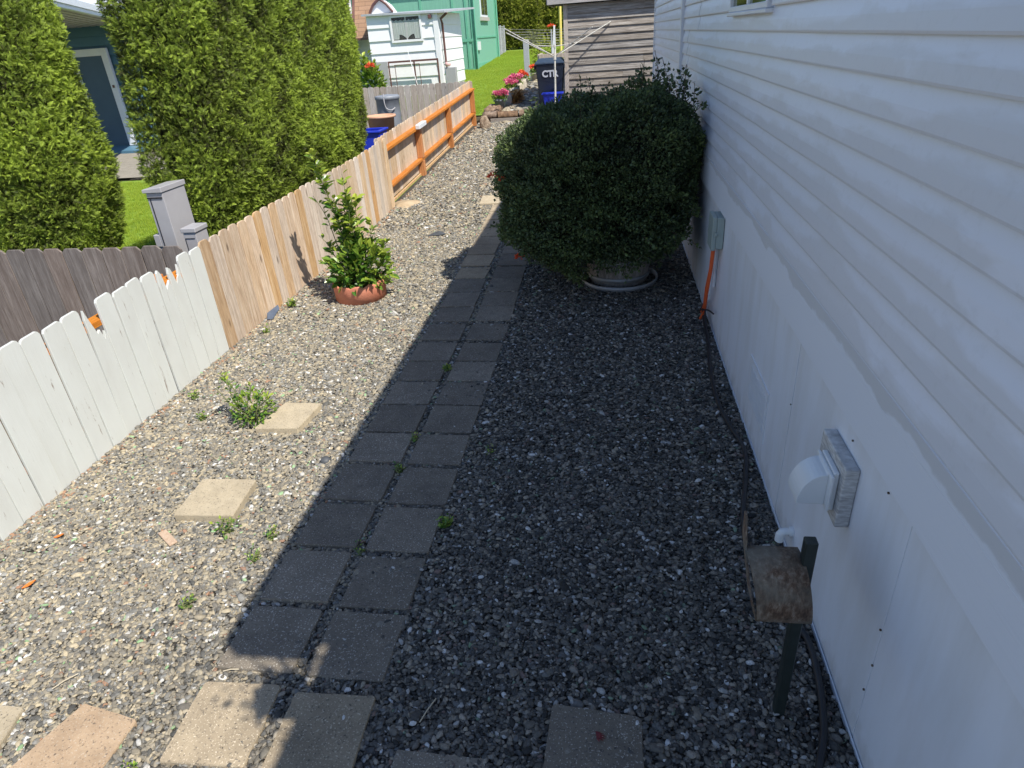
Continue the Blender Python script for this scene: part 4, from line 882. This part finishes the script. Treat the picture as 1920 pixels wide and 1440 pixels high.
m = MB(); m.add([(cx0-.1, cyf-.12, 2.86), (cx1+.28, cyf-.12, 2.80), (cx1+.48, cyb+.2, 2.96), (cx0-.1, cyb+.2, 3.0), (cx0-.1, cyf-.12, 2.91), (cx1+.28, cyf-.12, 2.85), (cx1+.48, cyb+.2, 3.01), (cx0-.1, cyb+.2, 3.05)], [(0, 3, 2, 1), (4, 5, 6, 7), (0, 1, 5, 4), (1, 2, 6, 5), (2, 3, 7, 6), (3, 0, 4, 7)]); m.build('roof', M['roofg'], ct)
wx0, wx1, wz0, wz1 = -6.30, -5.36, 2.13, 2.83
m = MB(); m.box((wx0, cyf-.06, wz0), (wx0+.06, cyf+.03, wz1)); m.box((wx1-.06, cyf-.06, wz0), (wx1, cyf+.03, wz1)); m.box((wx0+.06, cyf-.06, wz0), (wx1-.06, cyf+.03, wz0+.06)); m.box((wx0+.06, cyf-.06, wz1-.06), (wx1-.06, cyf+.03, wz1)); m.box(((wx0+wx1)/2-.02, cyf-.04, wz0+.06), ((wx0+wx1)/2+.02, cyf+.0, wz1-.06))
wo = m.build('window', M['cott'], ct)
m = MB(); m.box((wx0+.06, cyf-.046, wz0+.06), (wx1-.06, cyf-.043, wz1-.06)); m.build('pane', M['glass'], wo)
m = MB(); vs = []; n = 40
for i in range(n+1):
    x = wx0+.07+(wx1-wx0-.14)*i/n; yy = cyf-.038+.003*math.sin(i*1.9); lo = wz0+.08+(.12*abs(math.sin(i/n*math.pi*2)) if 8 < i < 32 else 0); vs += [(x, yy, lo), (x, yy, wz1-.12-.03*abs(math.sin(i*.5)))]
m.add(vs, [(2*i, 2*i+2, 2*i+3, 2*i+1) for i in range(n)], True); m.build('curtain', M['curtain'], wo)
m = MB(); m.box((wx0+.06, cyf-.0345, wz0+.06), (wx1-.06, cyf-.033, wz1-.06)); m.build('dark_room', M['dgrey'], wo)
m = MB(); m.tube([(cx1+.30, cyf+.1, 2.80), (cx1+.10, cyf+.12, 2.66), (cx1+.09, cyf+.3, 2.55), (cx1+.09, cyf+.32, 1.05), (cx1+.16, cyf+.2, .98)], .035, 6); m.build('downspout', M['brown'], ct)
m = MB(); m.box((cx1-.22, cyf-.12, 2.68), (cx1-.13, cyf-.021, 2.78)); m.build('porch_lamp', M['brown'], ct, .01)
# sliding screen frames leaning on the cottage
sf = thing('screen_frame', (-5.9, 20.6, g(20.6)), 'dark framed screen panels leaning against the cottage wall behind the fence', 'screen panel')
m = MB(); zt = 1.66
m.box((-6.45, 20.72, zt-.05), (-4.93, 20.76, zt)); m.box((-6.45, 20.72, .62), (-6.42, 20.76, zt-.05)); m.box((-4.97, 20.72, .62), (-4.93, 20.76, zt-.05)); m.box((-5.68, 20.725, .62), (-5.64, 20.755, zt-.05)); m.box((-6.25, 20.70, .62), (-6.235, 20.719, zt-.10)); m.box((-6.25, 20.70, zt-.115), (-5.5, 20.719, zt-.1)); m.box((-5.51, 20.70, .62), (-5.495, 20.719, zt-.1))
m.build('frame', M['brown'], sf); m = MB(); m.box((-6.9, 20.72, .6), (-6.47, 20.75, 1.66)); m.build('grey_panel', M['meter'], sf)
put(MB().tube([(-5.72, 20.4, 1.95), (-5.35, 19.9, .7)], .009, 6), 'pole', M['white'], 'thin white stick leaning across the dark screen frames', 'stick')
# brown shingled wing
wgo = thing('neighbour_house', (-8, 22.5, .6), 'white house with steep brown shingled roof slope left of the cottage', 'house')
m = MB(); m.box((-11, 22.3, .5), (-7.02, 26, 2.6)); m.build('wall', M['cott'], wgo)
m = MB(); m.prism([(-7.70, 21.75, 2.33), (-7.02, 21.75, 2.33), (-7.02, 22.9, 4.6), (-7.70, 22.9, 4.6)], (0, -.03, .05)); m.build('roof', M['brownr'], wgo)
m = MB(); m.prism([(-7.80, 21.7, 2.1), (-7.701, 21.7, 2.1), (-7.701, 22.95, 4.7), (-7.80, 22.95, 4.7)], (0, -.05, .05)); m.build('rake_board', M['brown'], wgo)
m = MB(); m.prism([(-9.5, 21.9, .6), (-7.81, 21.9, .6), (-7.81, 21.9, 4.0), (-9.5, 21.9, 4.5)], (0, -.3, 0)); m.build('gable', M['cott'], wgo)
m = MB(); m.box((-7.7, 21.62, 2.27), (-7.0, 21.74, 2.33)); m.tube([(-7.12, 21.7, 2.27), (-7.12, 21.8, 1.2)], .05, 6); m.build('gutter', M['brown'], wgo)
m = MB(); P_ = [(-7.0+.0, 21.5, 2.93), (-6.35, 21.5, 2.93), (-6.5, 21.5, 3.14), (-6.68, 21.5, 3.27), (-6.86, 21.5, 3.14)]
m.prism(P_, (0, -.6, 0)); m.build('dormer', M['cott'], wgo)
m = MB(); 
for a_, b_ in (((-7.02, 21.45, 2.94), (-6.88, 21.45, 3.15)), ((-6.88, 21.45, 3.15), (-6.68, 21.45, 3.30)), ((-6.68, 21.45, 3.30), (-6.48, 21.45, 3.15)), ((-6.48, 21.45, 3.15), (-6.30, 21.45, 2.94))): m.tube([a_, b_], .04, 6)
m.build('dormer_trim', M['brown'], wgo)
# rhododendron with a red flower
rh = shrub('rhododendron', (-6.35, 18.6, g(18.6)), [(-.1, 0, 1.3, 60), (.2, .0, 1.0, 60), (.35, 0, .7, 60), (0, .1, 1.4, 50), (.1, -.1, 1.1, 60), (-.2, .1, 1.2, 50)], 'yellow green rhododendron with one red bloom between hedge and cottage', 'shrub', .16, 'shrubl', None, ((-6.3, 18.6, 1.1), (.38, .3, .6)), 420)
blossom((-6.17, 18.25, 1.62), (.09, .09, .08), 60, 'petalr', rh, 'blossom', .07)
# meter by cottage corner
mg = thing('meter_post', (-4.55, 20.3, g(20.3)), 'small grey meter box on a post at the cottage corner', 'utility box')
m = MB(); m.box((-4.63, 20.2, .6), (-4.33, 20.4, 1.42)); m.build('cabinet', M['meter'], mg, .01)
m = MB(); m.lathe([(.0, .04), (.06, .03), (.07, 0)], (0, 0, 0), 16); m.v = [(-4.635-z, 20.3+x, 1.28+y) for x, y, z in m.v]; m.build('meter_dial', M['white'], mg)
put(MB().lathe([(0, .07), (.07, .06), (.1, .0), (.06, -.05)], (-4.55, 20.25, 1.49), 10), 'conch_shell', noisy('pink_shell', (.6, .35, .32), (.75, .5, .46), 12, .6, .2), 'pinkish ornament sitting on the grey meter box at the cottage corner', 'ornament')

# nook behind far fence
brl = thing('rain_barrel', (-4.75, 14.85, g(14.85)), 'tall grey plastic barrel standing behind the far fence beside the hedge', 'barrel')
m = MB(); m.lathe([(0, 0), (.22, 0), (.235, .06), (.25, .5), (.25, .78), (.265, .79), (.265, .85), (.24, .86), (0, .885)], (-4.74, 14.85, g(14.85)), 36); m.build('drum', M['barrelg'], brl)
m = MB(); m.tube(spline([(-4.74, 14.62, 1.18), (-4.73, 14.575, 1.02), (-4.70, 14.575, .9), (-4.60, 14.585, .86), (-4.53, 14.65, .90)]), .012, 6); m.build('hose_loop', M['meter'], brl)
tub = thing('terracotta_tub', (-4.5, 13.8, g(13.8)), 'terracotta coloured tub in front of the grey barrel', 'tub')
m = MB(); z0 = g(13.8); m.lathe([(0, 0), (.22, 0), (.27, .56), (.31, .57), (.31, .61), (.26, .61), (.24, .5), (0, .5)], (-4.60, 13.8, z0), 32); m.build('body', M['terra2'], tub)
bc = thing('recycling_crate', (-4.4, 12.9, g(13)), 'blue plastic crate behind the far fence nearest the hedge', 'crate')
def crate(m, x0, x1, y0, y1, z0, z1, t=.02, fl=.03):
    m.box((x0, y0, z0), (x1, y1, z0+t)); 
    m.box((x0-fl, y0-fl, z0+t), (x1+fl, y0+t-fl, z1)); m.box((x0-fl, y1-t+fl, z0+t), (x1+fl, y1+fl, z1)); m.box((x0-fl, y0+t-fl, z0+t), (x0+t-fl, y1-t+fl, z1)); m.box((x1-t+fl, y0+t-fl, z0+t), (x1+fl, y1-t+fl, z1))
m = MB(); crate(m, -4.75, -4.34, 12.7, 13.15, g(13), .64); m.build('body', M['blue'], bc, .006)
m = MB(); m.box((-4.81, 12.63, .641), (-4.28, 12.69, .675)); m.box((-4.81, 13.16, .641), (-4.28, 13.22, .675)); m.box((-4.81, 12.69, .641), (-4.75, 13.16, .675)); m.box((-4.34, 12.69, .641), (-4.28, 13.16, .675)); m.build('rim', M['blue'], bc, .006)

# ------------------------------------------------------------------ mint green house
gh = thing('green_house', (-7, 29, 1), 'mint green house with vertical panel walls beyond the cottage', 'house')
m = MB(); m.box((-12, 28.3, .9), (-5.2, 33.85, 4.2)); m.build('wall', M['green'], gh)
m = MB()
for x in (-5.24, -5.45, -5.95, -7.2, -8.4): m.box((x-.05, 28.27, .95), (x+.03, 28.299, 4.2))
m.box((-5.94, 28.262, 2.0), (-5.2, 28.269, 2.1)); m.box((-5.9, 28.26, 1.0), (-5.25, 28.268, 1.06)); m.box((-5.199, 28.24, .95), (-5.16, 28.34, 4.2)); m.box((-5.199, 33.76, 1.1), (-5.16, 33.87, 4.2)); m.box((-5.199, 28.35, 2.1), (-5.17, 33.75, 2.16)); m.box((-5.199, 28.35, 1.05), (-5.175, 33.75, 1.2))
m.build('trim', M['greend'], gh)
m = MB(); m.box((-5.195, 30.0, 2.86), (-5.15, 31.6, 3.9)); w2 = m.build('window', M['trim'], gh)
m = MB(); m.box((-5.149, 30.08, 2.94), (-5.14, 30.76, 3.82)); m.box((-5.149, 30.84, 2.94), (-5.14, 31.52, 3.82)); m.build('pane', M['glassd'], w2)
m = MB(); m.box((-5.199, 29.9, 2.72), (-5.10, 31.7, 2.855)); m.build('sill', M['awn'], w2)
m = MB(); m.box((-5.199, 28.72, 1.68), (-5.12, 29.2, 1.98)); m.build('meter_cover', M['white'], gh)
m = MB(); m.tube([(-5.12, 28.22, 1.0), (-5.12, 28.22, 4.2)], .035, 6); m.tube([(-5.12, 33.9, 1.2), (-5.12, 33.9, 4.2)], .04, 6); m.build('downspout', M['greend'], gh)
m = MB(); m.prism([(-12.3, 28, 4.2), (-4.9, 28, 4.2), (-4.9, 34.2, 4.2), (-12.3, 34.2, 4.2)], (0, 0, -.1)); m.build('roof', M['dkroof'], gh)
# chain link fence
cf = thing('chain_link_fence', (-5.2, 35, 1.3), 'galvanised chain link fence beyond the corner of the green house', 'fence')
t = NT('chain_mesh'); v = t.coord((1, 1, 1)); wv1 = t.n('ShaderNodeTexWave', Scale=7.0, _bands_direction='DIAGONAL'); t.l(v, wv1.inputs['Vector']); t.out((.45, .46, .47), .5)
def meshfence():
    m = MB(); x = -5.2; y0, y1 = 34.0, 36.6
    for k in range(34):
        for sg in (1, -1):
            za, zb = 1.3, 2.5; yy = y0-1.2+k*.115
            a = [yy, za]; b = [yy+1.2, zb]
            if a[0] < y0: a[1] += (y0-a[0]); a[0] = y0
            if b[0] > y1: b[1] -= b[0]-y1; b[0] = y1
            if b[0]-a[0] < .02: continue
            if sg < 0: a[1], b[1] = za+zb-a[1], za+zb-b[1]
            m.tube([(x, a[0], a[1]), (x+.004*sg, b[0], b[1])], .006, 3, False)
    return m
meshfence().build('wire_mesh', M['galv'], cf)
for yy in (34.0, 35.3, 36.6): m = MB(); m.tube([(-5.2, yy, 1.2), (-5.2, yy, 2.58)], .035, 8); m.build('post', M['galv'], cf)
m = MB(); m.tube([(-5.2, 34, 2.52), (-5.2, 36.6, 2.52)], .022, 6); m.build('top_rail', M['galv'], cf)

# ------------------------------------------------------------------ shed
sd = thing('shed', (.2, 18, .5), 'weathered grey clapboard shed at the far end behind the bush', 'shed')
SY = 16.8; random.seed(9); z = .52
while z < 2.55:
    sp_x = random.choice([.75, .3, 1.4]) if random.random() < .4 else None
    for a, b in ([(-.93, 1.6)] if sp_x is None else [(-.93, sp_x), (sp_x+.004, 1.6)]):
        m = MB(); dz = random.uniform(-.003, .003); m.add([(a, SY-.034, z+dz), (b, SY-.034, z-dz), (b, SY-.004, z+.162), (a, SY-.004, z+.162), (a, SY-.002, z+dz), (b, SY-.002, z-dz), (b, SY+.002, z+.162), (a, SY+.002, z+.162)], [(0, 1, 2, 3), (0, 4, 5, 1), (4, 7, 6, 5), (0, 3, 7, 4), (1, 5, 6, 2), (3, 2, 6, 7)])
        m.build('clapboard', M['shedw'], sd)
    z += .148
m = MB(); m.box((-1.03, SY-.03, .45), (-.932, SY+.06, 2.62)); m.build('corner_post', M['grey'], sd, .003)
m = MB(); m.box((-1.0, SY+.003, .45), (1.6, SY+1.8, 2.62)); m.build('wall', M['grey'], sd)
m = MB(); m.box((-1.36, SY-.13, 2.66), (2.0, SY+1.95, 2.74)); m.build('roof', M['dkroof'], sd)
m = MB(); m.box((-1.37, SY-.16, 2.64), (2.0, SY-.131, 2.76)); m.box((-1.39, SY-.13, 2.64), (-1.361, SY+1.95, 2.76)); m.build('fascia', M['fascia'], sd)

# wheelie bin, blue crate
bn = thing('wheeled_bin', (-1.38, 17.05, .5), 'dark navy wheeled bin with pale lettering standing beside the shed', 'bin')
def taper(m, x0, x1, y0, y1, z0, X0, X1, Y0_, Y1_, z1):
    return m.add([(x0, y0, z0), (x1, y0, z0), (x1, y1, z0), (x0, y1, z0), (X0, Y0_, z1), (X1, Y0_, z1), (X1, Y1_, z1), (X0, Y1_, z1)], [(0, 3, 2, 1), (4, 5, 6, 7), (0, 1, 5, 4), (1, 2, 6, 5), (2, 3, 7, 6), (3, 0, 4, 7)])
bz = g(17)
m = MB(); taper(m, -1.63, -1.13, 16.85, 17.3, bz, -1.70, -1.06, 16.74, 17.42, bz+.96); m.build('body', M['binb'], bn, .02, 2)
m = MB(); taper(m, -1.72, -1.04, 16.72, 17.44, bz+.961, -1.72, -1.04, 16.72, 17.44, bz+1.0); taper(m, -1.71, -1.05, 16.73, 17.43, bz+1.001, -1.64, -1.12, 16.86, 17.34, bz+1.08); m.build('lid', M['binlid'], bn, .012, 2)
m = MB(); m.box((-1.74, 16.76, bz+.86), (-1.701, 16.9, bz+.955)); m.box((-1.059, 16.76, bz+.86), (-1.02, 16.9, bz+.955)); m.build('lift_bar', M['binb'], bn, .01)
for x in (-1.66, -1.10):
    m = MB(); m.tube([(x-.03, 17.32, bz+.1), (x+.03, 17.32, bz+.1)], .1, 18); m.build('wheel', M['black'], bn)
fc = bpy.data.curves.new('lettering', 'FONT'); fc.body = 'CTR'; fc.size = .19; fc.extrude = .003; fc.offset = .008; fc.align_x = 'CENTER'
tmp = bpy.data.objects.new('tmp', fc); COL.objects.link(tmp); bpy.context.view_layer.update()
me = bpy.data.meshes.new_from_object(tmp.evaluated_get(bpy.context.evaluated_depsgraph_get())); bpy.data.objects.remove(tmp)
sl_ = math.atan2(.11, .96)
me.transform(Matrix.Translation((-1.37, 16.728, bz+.70)) @ Matrix.Translation((0, .11*(1-.70/.96)-.0, 0)) @ Matrix.Rotation(R(90)-(-sl_), 4, 'X')); me.materials.clear(); me.materials.append(M['letter']); link('lettering', me, bn)
bx = thing('recycling_crate', (-1.3, 16.62, .49), 'blue plastic crate standing in front of the navy wheeled bin', 'crate')
m = MB(); taper(m, -1.46, -1.14, 16.46, 16.68, bz-.02, -1.53, -1.08, 16.41, 16.71, bz+.34); m.build('body', M['blue'], bx, .01, 2)
m = MB(); m.box((-1.555, 16.39, bz+.341), (-1.055, 16.73, bz+.375)); m.build('rim', M['blue'], bx, .01, 2)
# rotary clothes dryer
cl = thing('rotary_clothes_dryer', (-1.22, 16.2, .33), 'pale rotary clothes dryer with open arms in front of the bin and shed', 'clothes dryer')
m = MB(); m.tube([(-1.235, 16.2, g(16.2)-.05), (-1.215, 16.2, 1.0), (-1.20, 16.2, 1.86)], [.022, .022, .018], 12); m.build('pole', M['alu'], cl)
m = MB(); m.tube([(-1.205, 16.2, 1.56), (-1.205, 16.2, 1.66)], .036, 12); m.tube([(-1.20, 16.2, 1.80), (-1.20, 16.2, 1.86)], .03, 12); m.build('hub', M['alu'], cl)
tips = [Vector((-2.20, 15.55, 2.235)), Vector((-2.37, 17.0, 2.16)), Vector((.02, 16.75, 2.23)), Vector((-.36, 15.75, 2.145))]
hub = Vector((-1.205, 16.2, 1.62))
for tp_ in tips:
    d = (tp_-hub).normalized(); m = MB(); m.tube([hub+d*.03, tp_], .013, 4); m.build('arm', M['alu'], cl)
    m = MB(); m.tube([Vector((-1.20, 16.2, 1.83)), hub+(tp_-hub)*.42], .006, 4); m.build('brace', M['alu'], cl)
for k in range(7):
    f = .42+k*.093; m = MB(); cs = [hub+(t_-hub)*f for t_ in tips]
    for a, b in zip(cs, cs[1:]+cs[:1]):
        md = a.lerp(b, .5)+Vector((0, 0, -.03)); m.tube([a, md, b], .0022, 4)
    m.build('line', M['wire'], cl)

# log edging, stump, board, flower pots -----------------------------------
def log(x0, x1, y_, z, r, label, ax='x', name='log'):
    m = MB(); n = 9; pts = []; rs = []
    for k in range(n):
        t_ = k/(n-1); c_ = x0+(x1-x0)*t_; pts.append((c_, y_, z) if ax == 'x' else (y_, c_, z)); rs.append(r*(1+.09*math.sin(k*2.3+x0*9))*(.93 if k in (0, n-1) else 1))
    m.tube(pts, rs, 12); return put(m, name, M['log'], label, 'log', 0, 'rough logs edging the terrace')
log(-2.95, -2.62, 16.36, .47, .09, 'short rough log at the left front corner of the terrace')
log(-2.58, -2.12, 16.34, .46, .09, 'rough bark log in the middle of the terrace front edge')
log(-2.08, -1.5, 16.34, .47, .09, 'rough log in the terrace front edge next to the bush')
log(-1.46, -.8, 16.34, .46, .09, 'rough log in the terrace front edge mostly hidden by the bush')
for i, (ya, r_, lab) in enumerate([(16.5, .11, 'first thick log of the side edging behind the front corner log'), (16.85, .10, 'second log of the side edging below the nearest pink flowers'), (17.2, .09, 'third log of the side edging right by the nearest pot')]):
    log(-2.93, -2.58, ya, .52+.02*i, r_, lab)
put(MB().box((-2.75, 16.17, g(16.2)-.02), (-1.75, 16.21, g(16.2)+.085)), 'edging_board', M['board'], 'grey board lying in front of the terrace logs', 'board', .004)
m = MB(); m.lathe([(0, .27), (.06, .26), (.10, .18), (.13, .08), (.12, 0)], (-2.76, 15.45, g(15.45)), 12, lambda a, r, z: (1+.16*math.sin(3*a+z*20), 0)); put(m, 'stump', M['drift'], 'small gnarled stump standing at the end of the orange railed fence', 'stump')
# grey scalloped edging stones and brown iris clump
for i in range(12):
    yy = 17.7+i*.34; m = MB(); m.lathe([(0, .30), (.08, .29), (.10, .25), (.10, 0)], (-2.52, yy, g(yy)-.02), 12); put(m, 'edging_stone', M['rock'], ['first', 'second', 'third', 'fourth', 'fifth', 'sixth', 'seventh', 'eighth', 'ninth', 'tenth', 'eleventh', 'twelfth'][i]+' rounded pale edging stone counted from the nearest flower pot', 'edging stone', 0, 'rounded edging stones of the flower border')
fern = shrub('dried_fern', (-2.36, 18.1, g(18.1)), [(.1*math.cos(a), .25*math.sin(a), .28, 30) for a in np.linspace(0, 6, 9)], 'rusty brown dried plants along the pale edging stones', 'plant', .1, 'bushl', None, ((-2.36, 18.3, g(18)+.1), (.12, .7, .16)), 300, SMALL)
M['fern'] = leafmat('rust_leaf', (.22, .09, .03), (.42, .20, .06), (.60, .36, .14))
for ch in fern.children:
    if ch.name.startswith('foliage'): ch.data.materials[0] = M['fern']
for i, (x, y_, sz_, mat, lab, plab) in enumerate([(-2.66, 17.2, .17, 'petalp', 'nearest pot of pink flowers', 'nearest pale pot at the corner of the log edging'), (-2.62, 19.3, .18, 'petalp', 'second pot of pink flowers', 'second pale pot, behind the nearest pink flowers'), (-2.60, 20.2, .17, 'petalp', 'third pot of pink flowers, nearer than the red ones', 'pale pot between the second and the red flowers'), (-2.52, 21.2, .17, 'petalr', 'red flowers behind the pink ones', 'third pale pot, holding the red flowers'), (-2.35, 23.0, .14, 'petalr', 'farthest small orange red flowers', 'farthest pale pot of the flower border')]):
    z0 = g(y_); m = MB(); m.lathe([(0, 0), (.09, 0), (.13, .19), (.155, .20), (.155, .24), (.13, .24), (.12, .2), (0, .2)], (x, y_, z0), 24)
    put(m, 'flower_pot', M['barrelg'] if i == 0 else M['rock'], plab, 'flower pot', 0, 'flower pots along the border')
    s_ = shrub('flowers', (x, y_, z0+.2), [(.12, 0, .15, 16), (-.12, .02, .16, 16), (0, .1, .2, 16), (0, -.1, .15, 16)], lab, 'flowers', .07, 'shrubl', 'flowering plants along the border', ((x, y_, z0+.26), (.18, .18, .09)), 130)
    for q in range(7): blossom((x+rng.uniform(-.13, .13)*sz_/.17, y_+rng.uniform(-.1, .1), z0+.36+rng.uniform(-.03, .08)), (.08, .08, .06), 50, mat, s_, 'blossom', .06)
for i in range(16):
    yy = rng.uniform(19.7, 25); xx = rng.uniform(-2.25, -1.75); r_ = rng.uniform(.05, .11)
    m = MB(); m.lathe([(0, r_*.9), (r_*.6, r_*.75), (r_, r_*.3), (r_*.9, 0)], (xx, yy, g(yy)-.01), 8, lambda a, r, z: (1+.15*math.sin(2*a+i), 0)); put(m, 'rock', M['rock'], 'pale rock among those scattered between flower border and wheeled bin', 'rock', 0, 'pale rocks beside the bin')
gp = MB(); gp.box((-2.80, 23.9, g(24)), (-2.62, 24.0, 1.95)); put(gp, 'wooden_post', M['galv'], 'pale grey post standing on the lawn edge behind the flowers', 'post', .01)
put(MB().tube([(-1.97, 30, 1.0), (-1.965, 30, 3.4)], .055, 8), 'yellow_pole', M['yellow'], 'bright yellow pole beside the shed roof corner', 'pole')
ob = MB(); taper(ob, -1.93, -1.74, 24, 24.1, g(24), -1.80, -1.75, 24, 24.05, 2.3); put(ob, 'garden_obelisk', M['white'], 'pale tapering garden ornament behind the clothes dryer', 'ornament', .005)
gq = thing('geranium_stand', (-1.9, 24.3, 1.6), 'small red flowers on a stand behind the clothes dryer', 'flowers')
m = MB(); m.tube([(-1.9, 24.3, g(24.3)), (-1.9, 24.3, 2.2)], .02, 6); m.build('stand', M['galv'], gq); blossom((-1.88, 24.3, 2.28), (.12, .1, .06), 60, 'petalr', gq, 'blossom', .06)
rb = thing('planter_box', (-1.5, 19.6, .6), 'weathered timber planter box behind the wheeled bin', 'planter')
m = MB()
for k in range(8): m.box((-1.86, 19.3+.0*k, .62+k*.125), (-1.1, 19.35, .735+k*.125))
for k in range(8): m.box((-1.90, 19.36, .62+k*.125), (-1.865, 20.6, .735+k*.125))
m.build('planks', M['grey'], rb, .004)
shrub('shrub', (-2.2, 25.5, g(25.5)), [(.1, 0, .9, 30), (-.1, .1, 1.0, 30), (.2, -.1, .7, 30), (-.3, 0, .8, 30)], 'pale leafy shrub at the lawn end behind the clothes dryer', 'shrub', .12, 'hedgef', None, ((-2.2, 25.5, 1.5), (.5, .3, .5)), 260)

# basket shape added out of view to cast the hand-like shadow on the paving
hb = thing('shadow_basket', (.31, .40, 2.5), 'leafy basket shape added out of view to cast a shadow on the paving', 'added shadow caster')
m = MB(); m.lathe([(0, -.10), (.07, -.09), (.10, 0), (.09, 0), (0, -.02)], (.31, .40, 2.5), 16); m.build('basket', M['terra'], hb)
m = MB(); m.tube([(.31, .40, 2.5), (.32, .40, 2.86)], .004, 5); m.tube([(.32, .40, 2.87), (.70, .40, 2.89)], .01, 5); m.build('hanger', M['black'], hb)
P = np.array([.31, .40, 2.5])+rng.normal(0, 1, (160, 3))*np.array([.08, .07, .05]); tv, tf, tp = OVAL
bake('foliage', tv, tf, tp, P, frames(rdir(160), rdir(160)), .05*rng.uniform(.6, 1.2, 160), rng.random(160), M['shrubl'], hb)
